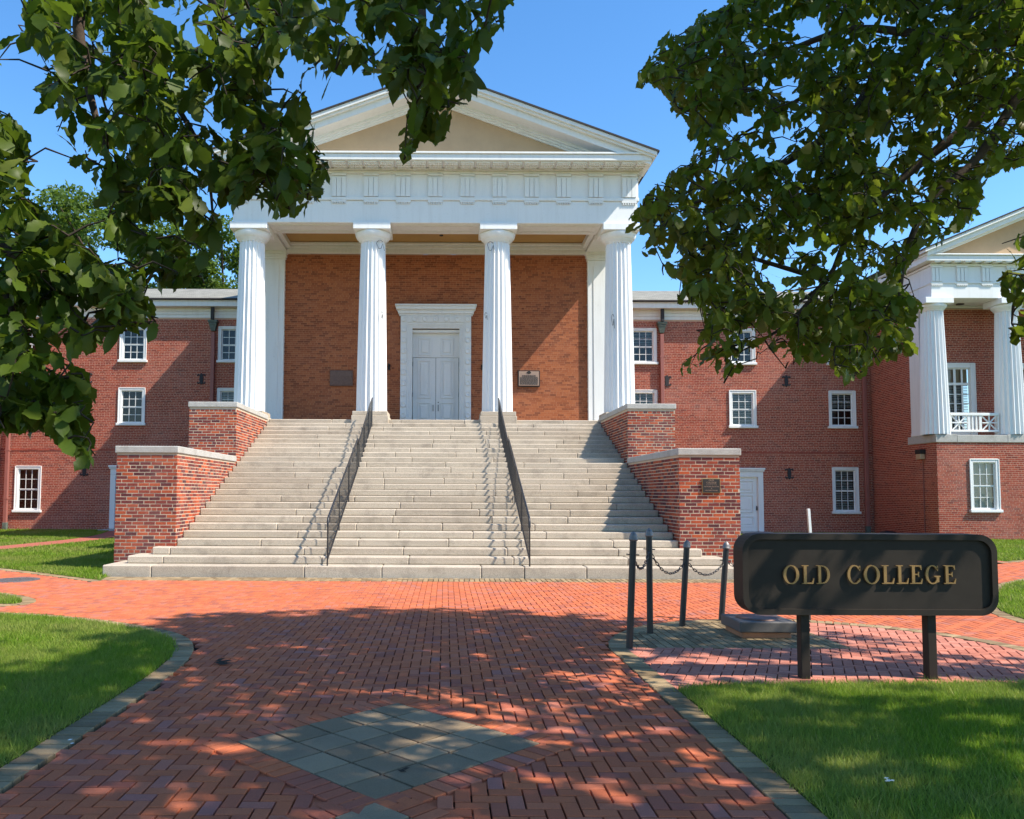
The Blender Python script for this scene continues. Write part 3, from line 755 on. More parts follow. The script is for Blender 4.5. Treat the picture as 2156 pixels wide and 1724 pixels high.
def wing(s, label, side):
    w = tag(empty('brick_wing', (X0+s*13.3, YB, 0)), label, 'building')
    sx = lambda v: s*v
    wins = []   # xc, zb, w, h, fill
    R = side == 'right'
    for i, xc in enumerate((9.42, 13.93, 18.47)):
        wins.append((sx(xc), 4.78, 1.22, 1.73, ('blind', 'blind', 'half')[i] if R else ('blind', 'dark', 'half')[i]))
        wins.append((sx(xc), 7.68, 1.22, 1.68, ('half', 'dark', 'half')[i] if R else 'dark'))
    wins.append((sx(18.53), .82 if not R else .91, 1.18, 2.10, 'blind' if R else 'dark'))
    door = (min(sx(13.12), sx(14.80)), max(sx(13.12), sx(14.80)), -.1, 2.95)
    ops = [win_open(a, b, c, d) for a, b, c, d, e in wins] + [(door[0]+.05, door[1]-.05, -1, 2.9)]
    u0, u1 = sorted((sx(6.84), sx(19.84)))
    brick_wall(w, (X0, YB, 0), 0, u0, u1, -.3, 9.75, M['wing_brick'], M['mortar'], openings=ops, focus=(sx(15.2), 5.0 if R else 5.8))
    for a, b, c, d, e in wins: window(w, X0+a, YB, b, c, d, fill=e)
    # belt course of bricks standing proud
    bw = brick_wall(w, (X0, YB-.018, 0), 0, u0, u1, 3.62, 3.699, M['wing_brick'], M['downspout'], n_ind=0, thick=.017, head=0, name='belt_course')
    # door with casing
    dx0, dx1 = X0+door[0], X0+door[1]
    mb = MB(); mb.cbox(dx0, dx0+.24, YB-.05, YB+.12, .1, 2.55, .01); mb.cbox(dx1-.24, dx1, YB-.05, YB+.12, .1, 2.55, .01); mb.cbox(dx0, dx1, YB-.05, YB+.12, 2.552, 2.80, .01)
    mb.cbox(dx0-.04, dx1+.04, YB-.1, YB+.1, 2.802, 2.88, .01); mb.cbox(dx0-.07, dx1+.07, YB-.14, YB+.1, 2.882, 2.97, .01)
    dr = mb.build('door', M['white'], w)
    mb = MB(); mb.box(dx0+.241, dx1-.241, YB+.06, YB+.11, .1, 2.55); xm = (dx0+dx1)/2
    for z0, z1 in ((.3, .8), (.95, 1.75), (1.85, 2.4)): panel(mb, dx0+.42, dx1-.42, z0, z1, YB+.06)
    mb.build('door_leaf', M['white'], dr)
    MB().lathe([(.03, -.06), (.035, -.03), (.02, 0)], 0, 0, 10).cbox(-.03, .03, -.03, .03, -.1, -.02, .004).mesh('knob', M['black_hw'])
    MB().cbox(dx1-.31, dx1-.27, YB-.0, YB+.055, 1.05, 1.25, .006).build('handle', M['black_hw'], dr)
    MB().cbox(dx0-.15, dx1+.15, YB-.9, YB-.01, -.05, .095, .01).build('door_step', M['cap'], dr)
    # cornice: three fascia boards, soffit, gutter
    mb = MB(); xa, xb = X0+u0, X0+u1
    for k in range(3): mb.cbox(xa, xb, YB-.03-.03*k, YB+.2, 9.752+.145*k, 9.752+.145*(k+1)-.002, .006)
    mb.cbox(xa, xb, YB-.48, YB+.2, 10.19, 10.42, .012); mb.cbox(xa, xb, YB-.52, YB+.2, 10.421, 10.46, .008)
    c = mb.build('eaves_cornice', M['white'], w)
    mb = MB(); mb.cbox(xa, xb, YB-.62, YB-.1, 10.462, 10.54, .015); mb.build('gutter', M['slate'], w)
    mb = MB(); mb.add([(xa, YB-.58, 10.545), (xb, YB-.58, 10.545), (xb, 40.6, 12.15), (xa, 40.6, 12.15), (xa, 44.8, 10.545), (xb, 44.8, 10.545)], [(0, 1, 2, 3), (3, 2, 5, 4)])
    mb.build('roof', M['shingle'], w, origin=(0, 0, 0))
    # iron anchors
    for ax, az in ((sx(10.78) if not R else 10.50, 6.93), (sx(16.0), 2.72), (sx(15.95), 6.95)):
        link('wall_anchor', ANCH, w, (X0+ax, YB-.001, az), None, (1.02, 1, 1.02))
    downspout(w, X0+sx(10.25), YB, 9.62, -.1); downspout(w, X0+sx(19.45), YB, 9.62, -.1)
    return w
wing(-1, 'three-storey red brick wing left of the portico, partly shaded by it', 'left')
wing(1, 'three-storey red brick wing between the portico and the right-hand pavilion', 'right')

# ------------------------------------------------------------------ right-hand pavilion
PX0, PX1, PY = 19.40, 28.90, 31.7
pav = tag(empty('side_pavilion', ((PX0+PX1)/2, PY, 0)), 'brick pavilion with raised white-columned porch at the right edge', 'building')
gw = [(21.24, 1.10, 1.15, 2.10), (27.06, 1.10, 1.15, 2.10)]
brick_wall(pav, (0, PY, 0), 0, PX0, PX1, -.2, 3.86, M['wing_brick'], M['mortar'], openings=[win_open(*g) for g in gw], focus=(20.6, 2.6))
for a, b, c, d in gw: window(pav, a, PY, b, c, d, fill='curtain')
brick_wall(pav, (PX0, 0, 0), -90, -36.6, -PY-.026, -.2, 3.86, M['wing_brick'], M['mortar'], focus=(-33, 2.5), name='side_wall', n_ind=200)
brick_wall(pav, (PX0, 0, 0), -90, -36.6, -33.35, 3.862, 9.65, M['wing_brick'], M['mortar'], focus=(-34, 5.5), name='side_wall', n_ind=200)
mb = MB(); mb.cbox(PX0-.04, 20.2, PY-.04, 33.6, 3.862, 4.18, .012); mb.cbox(20.204, 22.2, PY-.04, 33.6, 3.862, 4.15, .012); mb.cbox(22.204, PX1+.04, PY-.04, 33.6, 3.862, 4.18, .012); mb.build('stylobate', M['cap'], pav)
fw = [(21.35, 4.2, 1.62, 3.1), (24.15, 4.2, 1.62, 3.1), (26.95, 4.2, 1.62, 3.1)]
brick_wall(pav, (0, 33.45, 0), 0, PX0+.55, PX1-.55, 4.18, 9.62, M['wing_brick'], M['mortar'], openings=[(a-c/2+.03, a+c/2-.03, b-.1, b+d-.03) for a, b, c, d in fw], focus=(21.6, 8.3), name='porch_wall', n_ind=200)
def french_window(xc, Y, zb, w, h):
    mb = MB(); ca_ = .2
    for x0, x1, z0, z1 in ((xc-w/2, xc-w/2+ca_, zb, zb+h), (xc+w/2-ca_, xc+w/2, zb, zb+h), (xc-w/2+ca_, xc+w/2-ca_, zb+h-ca_, zb+h)): mb.cbox(x0, x1, Y-.04, Y+.1, z0, z1, .012)
    for x0, x1, z0, z1 in ((xc-w/2-.01, xc-w/2+.04, zb, zb+h), (xc+w/2-.04, xc+w/2+.01, zb, zb+h), (xc-w/2+.04, xc+w/2-.04, zb+h-.04, zb+h+.01)): mb.cbox(x0, x1, Y-.07, Y-.039, z0, z1, .008)
    win = mb.build('window', M['white'], pav)
    x0, x1 = xc-w/2+ca_, xc+w/2-ca_; zt = zb+h-ca_; zm = zt-.62
    mb = MB(); y = Y+.05
    mb.box(x0, x1, y-.03, y+.04, zm-.1, zm); mb.box(x0, x1, y, y+.03, zt-.05, zt); mb.box(x0, x1, y, y+.03, zb, zb+.25)
    xs = [x0+(x1-x0)*i/4 for i in range(5)]
    for i, x in enumerate(xs): 
        wd = .1 if i == 2 else .07
        a, b = max(x0, x-wd/2), min(x1, x+wd/2); mb.box(a, b, y, y+.0295, zb+.25, zm-.1); mb.box(a, b, y, y+.0295, zm, zt-.05)
    zs = [zb+.25+(zm-.1-zb-.25)*i/5 for i in range(6)]
    for z in zs[1:-1]:
        for a, b in zip(xs[:-1], xs[1:]): mb.box(a+.05, b-.05, y+.003, y+.026, z-.014, z+.014)
    mb.build('sash', M['white'], win)
    for a, b in zip(xs[:-1], xs[1:]):
        for c, d in list(zip(zs[:-1], zs[1:]))+[(zm, zt-.05)]:
            link('pane', WCACHE['pane_mesh'], win, ((a+b)/2, y+.016, (c+d)/2), None, (b-a, 1, d-c))
    mb = MB(); mb.add([(x0, Y+.5, zb), (x1, Y+.5, zb), (x1, Y+.5, zt), (x0, Y+.5, zt)], [(0, 1, 2, 3)]); mb.build('dark_room_backing', M['room_dark'], win)  # dark sheet in place of the unlit room
    mb = MB(); n = 34
    for k in range(n):
        z = zb + (k+.5)*(zm-zb)/n; mb.box(x0+.02, x1-.02, -.026, .026, -.003, .003, Matrix.Translation((0, Y+.16, z)) @ Matrix.Rotation(math.radians(38), 4, 'X'))
    mb.build('blind', M['blind'], win)
    MB().box(x0+.02, x1-.02, Y+.17, Y+.18, zm+.02, zt).build('curtain', M['stucco'], win)
for a in fw: french_window(a[0], 33.45, *a[1:])
# antae at the corners of the porch
for x0, x1 in ((PX0-.03, PX0+.55), (PX1-.55, PX1+.03)):
    mb = MB(); mb.cbox(x0, x1, 32.62, 33.34, 4.182, 9.40, .012); mb.cbox(x0-.03, x1+.03, 32.58, 33.34, 9.402, 9.64, .015); mb.cbox(x0-.02, x1+.02, 32.60, 33.34, 4.1825, 4.32, .01); mb.build('anta', M['white'], pav)
ps, pe, pa = column_parts(.53, .40, 4.19, 9.15, 9.64, .56)
for cx in (19.62, 22.63, 25.67, 28.68):
    c = link('column', ps, pav, (cx, 32.1, 0)); link('capital', pe, c, (cx, 32.1, 0)); link('abacus', pa, c, (cx, 32.1, 0))
def pring(mb, o, d, z0, z1, c=.01):
    mb.cbox(PX0-o, PX1+o, PY-o+.02, PY+d, z0, z1, c)
    mb.cbox(PX0-o, PX0+d, PY+d+.001, 37.0, z0, z1, c); mb.cbox(PX1-d, PX1+o, PY+d+.001, 37.0, z0, z1, c)
mb = MB(); pring(mb, 0.0, .9, 9.642, 10.22); pring(mb, .04, .85, 10.222, 10.30); parch = mb.build('architrave', M['white'], pav)
mb = MB(); pring(mb, 0.0, .8, 10.302, 10.93); pfr = mb.build('frieze', M['white'], pav)
mb = MB(); pring(mb, .06, .8, 10.932, 11.02); pring(mb, .34, .8, 11.06, 11.28, .012); pring(mb, .40, .8, 11.282, 11.34, .01)
for k in range(24):
    x = PX0+.1+k*.405; mb.box(x-.11, x+.11, PY-.30, PY+.0, 11.021, 11.059)
pco = mb.build('cornice', M['white'], pav)
tri2 = MB().box(-.22, .22, -.03, -.001, .0, .55)
for k in (-1, 0, 1): tri2.box(k*.145-.06, k*.145+.06, -.07, -.0305, 0, .54)
tri2.box(-.23, .23, -.08, -.001, .551, .62); tri2 = tri2.mesh('triglyph', M['white'])
for k in range(10):
    x = 19.62 + k*1.006
    link('triglyph', tri2, pfr, (x, PY+.02, 10.305)); link('regula', reg, parch, (x, PY+.02, 10.222), None, (.88, 1, .8))
PCX = (PX0+PX1)/2; PSL = .42; PH = 11.34 + PSL*(PX1-PX0+.8)/2 + .1
mb = MB(); hw = (PX1-PX0)/2-.1; mb.poly([(PCX-hw, 11.342), (PCX+hw, 11.342), (PCX, 11.342+hw*PSL)], PY+.1, PY+.3); mb.build('tympanum', M['stucco'], pav)
def prake(mb, y0, y1, o0, o1, reach):
    for s in (-1, 1):
        top = lambda x: PH+.12 - PSL*abs(x)
        P_ = [(0, top(0)-o0), (s*reach, top(reach)-o0), (s*reach, top(reach)-o1), (0, top(0)-o1)]
        mb.add([(PCX+x, y, z) for y in (y0, y1) for x, z in P_], [(0, 1, 2, 3), (7, 6, 5, 4), (0, 4, 5, 1), (1, 5, 6, 2), (2, 6, 7, 3), (3, 7, 4, 0)])
mb = MB(); prake(mb, PY-.52, PY+.35, .04, .16, 5.25); prake(mb, PY-.40, PY+.34, .161, .36, 5.1); prake(mb, PY-.1, PY+.33, .361, .46, 4.9); mb.build('raking_cornice', M['white'], pav)
mb = MB(); prake(mb, PY-.56, 46, -.02, .039, 5.3); mb.build('roof', M['slate'], pav)
MB().box(PX0+.8, PX1-.8, PY+.9, 33.44, 9.70, 9.78).build('ceiling', M['white'], pav)
MB().cbox(PX0+.56, PX1-.56, 33.3, 33.44, 9.625, 9.70, .01).build('ceiling_moulding', M['white'], pav)
MB().lathe([(.16, 9.66), (.14, 9.699)], 21.3, 32.9, 14).build('ceiling_lamp', M['plaque_black'], pav)
# balustrade panels between the columns
def balustrade(x0, x1):
    b = MB(); y = 32.0
    b.cbox(x0, x1, y-.05, y+.05, 4.95, 5.06, .01); b.cbox(x0, x1, y-.04, y+.04, 4.30, 4.38, .01)
    n = 3; L_ = x1-x0
    seg = [(x0, x0+.38*L_, True), (x0+.38*L_, x0+.62*L_, False), (x0+.62*L_, x1, True)]
    for a, c, star in seg:
        b.box(a, a+.05, y-.03, y+.03, 4.381, 4.949); b.box(c-.05, c, y-.03, y+.03, 4.381, 4.949)
        xm, zm = (a+c)/2, 4.665
        if star:
            for ang in range(0, 180, 45):
                d = Vector((math.cos(math.radians(ang)), 0, math.sin(math.radians(ang)))); t = min((c-a)/2-.06 if abs(d.x) > .1 else 9, 9) / max(abs(d.x), .001) if abs(d.x) > .1 else 9
                t = min(t, .28/abs(d.z) if abs(d.z) > .1 else 9); y2 = y - .02 + ang*.0004
                b.bar(Vector((xm, y2, zm)) - d*t, Vector((xm, y2, zm)) + d*t, .045, .035, up=(0, 1, 0))
        else:
            for q in (.33, .67): b.box(a+(c-a)*q-.03, a+(c-a)*q+.03, y-.025, y+.025, 4.381, 4.949)
    return b.build('balustrade', M['white'], pav)
balustrade(20.16, 22.09); balustrade(23.17, 25.13); balustrade(26.21, 28.14)
# bulkhead lamp and conduit on the pavilion's side
lp = tag(empty('bulkhead_lamp', (PX0-.1, 32.6, 3.3)), 'boxy brown bulkhead lamp on the brick side of the pavilion', 'wall light')
MB().cbox(PX0-.24, PX0-.005, 32.42, 32.78, 3.44, 3.62, .01).build('housing', M['plaque_black'], lp)
MB().cbox(PX0-.22, PX0-.02, 32.44, 32.76, 3.22, 3.439, .02).build('lens', M['stucco'], lp)
MB().tube([(PX0-.03, 32.6, 3.2), (PX0-.03, 32.6, 0)], .018, 6).build('conduit', M['downspout'], lp)

lpav = tag(empty('brick_pavilion', (X0-24, PY, 0)), 'plain brick pavilion wall at the far left edge of the photo', 'building')
LPX = X0-19.84
brick_wall(lpav, (LPX, 0, 0), 90, PY+.026, YB+.1, -.2, 9.65, M['wing_brick'], M['mortar'], n_ind=40, focus=(36, 5), name='side_wall')
brick_wall(lpav, (0, PY, 0), 0, LPX-9.4, LPX, -.2, 9.65, M['wing_brick'], M['mortar'], n_ind=0)
MB().cbox(LPX-9.7, LPX+.3, PY-.3, YB+4, 9.66, 11.3, .015).build('entablature', M['white'], lpav)
MB().poly([(LPX-9.8, 11.31), (LPX+.4, 11.31), (LPX-4.7, 13.4)], PY-.2, YB+8).build('roof', M['slate'], lpav)

# ------------------------------------------------------------------ staircase
DB, T, RI, R0 = 16.917, 0.4176, 0.1614, 0.2353
Yi = lambda i: DB + (i-1)*T
Zi = lambda i: R0 + (i-1)*RI
PFY, UPY = 18.10, 23.13          # fronts of the lower and upper brick piers
stair = tag(empty('granite_staircase', (X0, DB, 0)), 'broad flight of pale granite steps rising to the portico', 'staircase')
rs = random.Random(5)
def stone(x0, x1, y0, y1, z0, z1, c=.02):
    b = MB().cbox(x0, x1, y0, y1, z0, z1, c)
    # slightly uneven arrises
    b.v = [(p[0] + rs.uniform(-.002, .002), p[1] + rs.uniform(-.004, .004), p[2] + rs.uniform(-.002, .002)) for p in b.v]
    return b.build('granite_block', M['granite'], stair)
for i in range(1, 27):
    hw = {1: 6.77, 2: 6.42, 3: 6.04}.get(i, 5.645)
    if i in (1,): js = [-5.75, -2.55, -.93, 1.15, 2.05, 3.35]
    else:
        js = []; x = -hw + rs.uniform(1.6, 2.6) + (0.9 if i % 2 else 0)
        while x < hw - .9: js.append(x); x += rs.uniform(1.5, 2.6)
    if i in (2, 3): js = [-5.65] + [j for j in js if j > -4.6]
    xs = [-hw] + js + [hw]
    y0, z1 = Yi(i), Zi(i); z0 = z1 - RI + .001 if i > 1 else -.05
    for a, b in zip(xs[:-1], xs[1:]):
        yb = y0 + T + .06
        if i <= 3 and (b > 5.66 or a < -5.66): yb = PFY - .002 if (a < -5.64 and b < -5.6) or a > 5.6 else yb
        stone(X0+a+.002, X0+b-.002, y0 + rs.uniform(-.004, .004), min(yb, 27.795), z0, z1)
    if i <= 3:   # the wide lower steps reach back to the piers
        for s in (-1, 1):
            a, b = sorted((s*5.66, s*hw))
            if yb < PFY - .05: stone(X0+a+.004, X0+b-.004, y0+T+.064, PFY-.004, z0, z1-.0015)
mb = MB()
for i in range(1, 26): mb.box(X0-5.6, X0+5.6, Yi(i)+.08, Yi(i+1)+.07, -.1, Zi(i)-.03)
mb.build('stair_core', M['joint'], stair)
# ------------------------------------------------------------------ brick cheek walls with stone caps
PI_, PO = 5.65, 7.02
def cheek(s, yf, yb, z0, zt, cap, label, foc, extra=None):
    c = tag(empty('stair_pier', (X0+s*6.33, yf, z0)), label, 'brick wall', 'brick piers beside the steps')
    a, b = sorted((s*PI_, s*PO))
    brick_wall(c, (X0, yf, 0), 0, a, b, z0, zt, M['pier_brick'], M['mortar_pier'], gap=.019, proud=.004, thick=.12, focus=foc, n_ind=300, rough=.0025, course=.0788, blen=.255)
    if s < 0:
        brick_wall(c, (X0-PI_, 0, 0), 90, yf+.026, yb, z0, zt, M['pier_brick'], M['mortar_pier'], gap=.019, proud=.004, thick=.1, focus=(yf+.8, zt-1.0), n_ind=300, name='inner_wall', rough=.0025, course=.0788, blen=.255)
        brick_wall(c, (X0-PO, 0, 0), -90, -yb, -yf-.026, z0, zt, M['pier_brick'], M['mortar_pier'], gap=.019, proud=.004, thick=.1, n_ind=0, name='outer_wall', course=.0788, blen=.255)
    else:
        brick_wall(c, (X0+PI_, 0, 0), -90, -yb, -yf-.026, z0, zt, M['pier_brick'], M['mortar_pier'], gap=.019, proud=.004, thick=.1, focus=(-yf-.8, zt-1.0), n_ind=300, name='inner_wall', rough=.0025, course=.0788, blen=.255)
        brick_wall(c, (X0+PO, 0, 0), 90, yf+.026, yb, z0, zt, M['pier_brick'], M['mortar_pier'], gap=.019, proud=.004, thick=.1, n_ind=0, name='outer_wall', course=.0788, blen=.255)
    y = yf-.035; k = 0
    while y < yb - .2:
        e = min(y + (1.55 if k == 0 else 1.9), yb)
        MB().cbox(X0+a-.03, X0+b+.03, y+.002, e-.002, zt+.001, zt+cap, .015).build('cap_stone', M['cap'], c); y = e; k += 1
    return c
cheek(-1, PFY, UPY-.002, 0.0, 2.64, .16, 'lower left brick pier beside the steps, nearest the left lawn', (-6.33, 1.5))
cheek(1, PFY, UPY-.002, 0.0, 2.64, .16, 'lower right brick pier carrying the small black plaque', (6.33, 1.5))
cheek(-1, UPY, 27.16, 1.8, 4.22, .155, 'upper left brick pier below the leftmost column', (-6.33, 3.4))
cheek(1, UPY, 27.16, 1.8, 4.22, .155, 'upper right brick pier below the rightmost big column', (6.33, 3.4))
# register plaque on the right pier
px0, px1, pz0, pz1 = 5.764, 6.177, 1.79, 2.122
pq = tag(empty('register_plaque', ((px0+px1)/2, PFY, pz0)), 'small black plaque lettered OLD COLLEGE on the right brick pier', 'plaque')
MB().cbox(px0, px1, PFY-.035, PFY-.005, pz0, pz1, .004).build('rim', M['gold'], pq)
MB().box(px0+.014, px1-.014, PFY-.038, PFY-.0352, pz0+.014, pz1-.014).build('plate', M['plaque_black'], pq)
for t_, sz, dz in (('OLD', .058, .288), ('COLLEGE', .054, .234), ('HAS BEEN PLACED ON THE', .02, .186), ('NATIONAL REGISTER', .034, .146), ('OF', .028, .104), ('HISTORIC PLACES', .034, .06)):
    me = text_mesh('lettering', t_, sz, M['bronze_light'], .0015)
    link('lettering', me, pq, ((px0+px1)/2, PFY-.0402, pz0+dz), (math.pi/2, 0, 0))

# ------------------------------------------------------------------ handrails
def handrail(x, label):
    h = tag(empty('handrail', (x, 17.05, R0)), label, 'handrail', 'black iron handrails on the steps')
    A, B = (17.06, 1.245), (22.62, 3.30); Cc, D = (22.80, 3.20), (26.92, 4.97)
    low = lambda y: 1.245-.86+(y-17.06)*(3.30-1.245)/(22.62-17.06)
    upp = lambda y: 3.20-.84+(y-22.80)*(4.97-3.20)/(26.92-22.80)
    MB().tube([(x, 17.0, 1.05), (x, 17.0, 1.17), (x, 17.06, 1.245), (x, 22.55, 3.275), (x, 22.62, 3.27), (x, 22.70, 3.14), (x, 22.80, 3.185), (x, 26.85, 4.945), (x, 26.92, 4.93)], .024, 8).build('top_rail', M['iron'], h)
    MB().bar((x, 17.0, low(17.0)), (x, 22.7, low(22.7)), .03, .022).build('bottom_rail', M['iron'], h)
    MB().bar((x, 22.72, upp(22.72)), (x, 26.9, upp(26.9)), .03, .022).build('bottom_rail', M['iron'], h)
    def tz(y): 
        n = max(1, min(26, int((y-DB)/T)+1)); return Zi(n)
    top = lambda y: (1.245+(y-17.06)*(3.30-1.245)/(22.62-17.06)) if y < 22.7 else (3.20+(y-22.80)*(4.97-3.20)/(26.92-22.80))
    for y in (17.0, 18.8, 20.6, 22.45, 22.9, 24.3, 25.7, 26.88):
        MB().bar((x, y, tz(y)), (x, y, top(y)-.02 if y > 17.05 else 1.08), .028, .028, up=(0, 1, 0)).build('post', M['iron'], h)
    bm_ = MB().bar((0, 0, 0), (0, 0, 1), .011, .011, up=(0, 1, 0)).mesh('baluster', M['iron'])
    y = 17.12
    while y < 26.8:
        if not 22.65 < y < 22.75:
            b = low(y) if y < 22.7 else upp(y); link('baluster', bm_, h, (x, y, b), None, (1, 1, top(y)-b-.015))
        y += .145
    return h
handrail(X0-2.08, 'black iron handrail on the left side of the steps')
handrail(X0+2.17, 'black iron handrail on the right side of the steps')

# ------------------------------------------------------------------ ground, lawns, paving
def sheet(name, pts, z, mat, kind='structure', thick=None):
    n = len(pts); mb = MB()
    tri = tessellate_polygon([[Vector((p[0], p[1], 0)) for p in pts]])
    vs = [(p[0], p[1], z) for p in pts]; fs = [tuple(t) for t in tri]
    if thick:
        vs += [(p[0], p[1], z-thick) for p in pts]; fs += [(i, (i+1) % n, (i+1) % n+n, i+n) for i in range(n)]
    mb.add(vs, fs)
    return tag(mb.build(name, mat, None), kind=kind)
sheet('ground', [(-400, -200), (400, -200), (400, 700), (-400, 700)], -.06, M['soil'])
sheet('paving_bed', [(-16, -4), (22, -4), (22, 24), (-16, 24)], -.032, M['joint'])
def inpoly(P, poly):
    x, y = P[:, 0], P[:, 1]; ins = np.zeros(len(P), bool); n = len(poly); j = n-1
    for i in range(n):
        xi, yi = poly[i]; xj, yj = poly[j]
        c = ((yi > y) != (yj > y)) & (x < (xj-xi)*(y-yi)/(yj-yi+1e-12)+xi); ins ^= c; j = i
    return ins
def smooth(pts, it=2):
    for _ in range(it):
        q = [pts[0]]
        for a, b in zip(pts[:-1], pts[1:]): q += [(a[0]*.75+b[0]*.25, a[1]*.75+b[1]*.25), (a[0]*.25+b[0]*.75, a[1]*.25+b[1]*.75)]
        pts = q + [pts[-1]]
    return pts
def offset(pts, d):
    out = []
    for i, p in enumerate(pts):
        a = Vector(pts[max(i-1, 0)]); b = Vector(pts[min(i+1, len(pts)-1)]); t = (b-a).normalized(); out.append((p[0]-t.y*d, p[1]+t.x*d))
    return out
CCX, CCY, CR = 4.33, 9.10, 2.45       # round bed by the sign
# paver-side edges of the grey soldier courses
edgeA = smooth([(-2.62, -3.0), (-2.62, 2.0), (-2.62, 7.2), (-2.66, 8.3), (-2.80, 9.15), (-3.1, 9.9), (-3.6, 10.45), (-4.4, 11.02), (-5.3, 11.5), (-6.2, 11.82), (-8.0, 12.1), (-15.5, 12.4)])
edgeR = smooth([(1.86, -3.0), (1.88, 2.0), (1.90, 6.0), (1.90, 7.6), (1.89, 8.6)])
arc = [(CCX+CR*math.cos(a), CCY+CR*math.sin(a)) for a in np.radians(np.arange(190, -35, -4))]
edgeI = smooth([(-15.5, 12.9), (-8.0, 12.62), (-6.75, 12.45), (-6.45, 12.75), (-6.7, 13.35), (-7.4, 13.95), (-9.0, 14.9), (-15.5, 18.2)])
edgeF = smooth([(-15.5, 22.0), (-12.0, 19.5), (-10.1, 18.25), (-9.0, 17.5), (-7.9, 16.65), (-6.98, 15.95)], 1)
edgeG = smooth([(6.0, 15.95), (7.1, 16.65), (8.4, 17.6), (11.5, 19.4), (16.0, 22.0), (21.5, 25.5)], 1)
edgeH = smooth([(9.5, 6.0), (8.4, 8.4), (7.95, 10.9), (8.15, 12.2), (8.9, 13.6), (11.4, 16.75), (15.0, 18.8), (21.5, 22.5)], 1)
LW = .215
inA, inR, inI, inF, inG, inH = offset(edgeA, LW), offset(edgeR, -LW), offset(edgeI, LW), offset(edgeF, LW), offset(edgeG, LW), offset(edgeH, -LW)
lawnA = inA + [(-15.5, -3)]
lawnR = inR[:-6] + [(2.10, 7.36), (2.5, 7.50), (3.5, 7.56), (5.4, 7.62), (9.0, 7.7), (9.0, -3), ]
lawnR = [p for p in inR if p[1] < 7.30] + [(2.10, 7.34), (2.5, 7.50), (3.5, 7.56), (5.4, 7.62), (9.4, 7.7), (9.4, -3)]
lawnI = inI + [(-15.5, 15.5)]
lawnF = inF + [(-7.06, 17.0), (-7.46, 18.0), (-7.46, 30.5), (-7.46, 36.5), (-19.9, 36.5), (-19.9, 22.2)]
lawnG = [(6.28, 16.98), *inG[1:], (21.5, 31.7), (19.4, 31.7), (19.4, 36.5), (6.68, 36.5), (6.68, 18.0)]
lawnH = inH + [(21.5, 6.0)]
MB_L = {}
for nm, pl_ in (('A', lawnA), ('R', lawnR), ('I', lawnI), ('F', lawnF), ('G', lawnG), ('H', lawnH)):
    sheet('lawn', pl_, .012, M['soil'], thick=.05)
for s, nm in ((-1, 'F'), (1, 'G')):   # outer lawns beyond the wings
    sheet('lawn', [(s*19.9, 22), (s*70, 22), (s*70, 60), (s*19.9, 60)] if s > 0 else [(-70, 22), (-19.9, 22), (-19.9, 60), (-70, 60)], .004, M['soil'])
# brick footpaths through the far lawns
def strip(name, pts, w, z, mat):
    l, r = offset(pts, w/2), offset(pts, -w/2)
    return sheet(name, l + r[::-1], z, mat)
pathL = smooth([(-14.6, 21.0), (-13.5, 24.6), (-13.15, 27.2), (-12.9, 29.5), (-13.3, 32.5), (-14.2, 35.6)], 2)
pathR = smooth([(14.0, 20.9), (14.2, 25.0), (13.6, 30.0), (13.5, 35.6)], 2)
def mat_path():
    m, nt, b, _ = new_mat('distant_brick_path')
    br = N(nt, 'ShaderNodeTexBrick'); g = position(nt); nt.links.new(g.outputs['Position'], br.inputs['Vector']); br.inputs['Scale'].default_value = 1
    br.inputs['Color1'].default_value = (.42, .11, .06, 1); br.inputs['Color2'].default_value = (.36, .1, .06, 1); br.inputs['Mortar'].default_value = (.12, .06, .045, 1)
    br.inputs['Brick Width'].default_value = .2; br.inputs['Row Height'].default_value = .1; br.inputs['Mortar Size'].default_value = .006
    nt.links.new(br.outputs[0], b.inputs['Base Color']); b.inputs['Roughness'].default_value = .9
    return m
M['path'] = mat_path()
strip('footpath', pathL, 1.15, .05, M['path']); strip('footpath', pathR, 1.15, .05, M['path'])

# ---------------- pavers
UPV = np.array([(-.5, -.5, -1), (.5, -.5, -1), (.5, .5, -1), (-.5, .5, -1), (-.5, -.5, -.12), (.5, -.5, -.12), (.5, .5, -.12), (-.5, .5, -.12), (-1, -1, 0), (1, -1, 0), (1, 1, 0), (-1, 1, 0)], float)
UPF = np.array([(8, 9, 10, 11), (4, 5, 9, 8), (5, 6, 10, 9), (6, 7, 11, 10), (7, 4, 8, 11), (0, 1, 5, 4), (1, 2, 6, 5), (2, 3, 7, 6), (3, 0, 4, 7)])
def paver_geo(L):
    """L rows: cx, cy, angle, length, width, z-top -> verts, faces"""
    L = np.asarray(L, float); n = len(L)
    V = np.repeat(UPV[None], n, 0).copy()
    ch = .004
    for q in range(4):
        sx, sy = (-1, 1, 1, -1)[q], (-1, -1, 1, 1)[q]
        for k in (q, q+4): V[:, k, 0] = sx*L[:, 3]/2; V[:, k, 1] = sy*L[:, 4]/2
        V[:, 8+q, 0] = sx*(L[:, 3]/2-ch); V[:, 8+q, 1] = sy*(L[:, 4]/2-ch)
    V[:, :4, 2] = -.05; V[:, 4:8, 2] = -ch; V[:, 8:, 2] = 0
    c, s = np.cos(L[:, 2])[:, None], np.sin(L[:, 2])[:, None]
    W = np.empty_like(V); W[:, :, 0] = c*V[:, :, 0]-s*V[:, :, 1]+L[:, 0:1]; W[:, :, 1] = s*V[:, :, 0]+c*V[:, :, 1]+L[:, 1:2]; W[:, :, 2] = V[:, :, 2]+L[:, 5:6]
    F = UPF[None] + (np.arange(n)*12)[:, None, None]
    return W.reshape(-1, 3), F.reshape(-1, 4)
PUNIT = {}
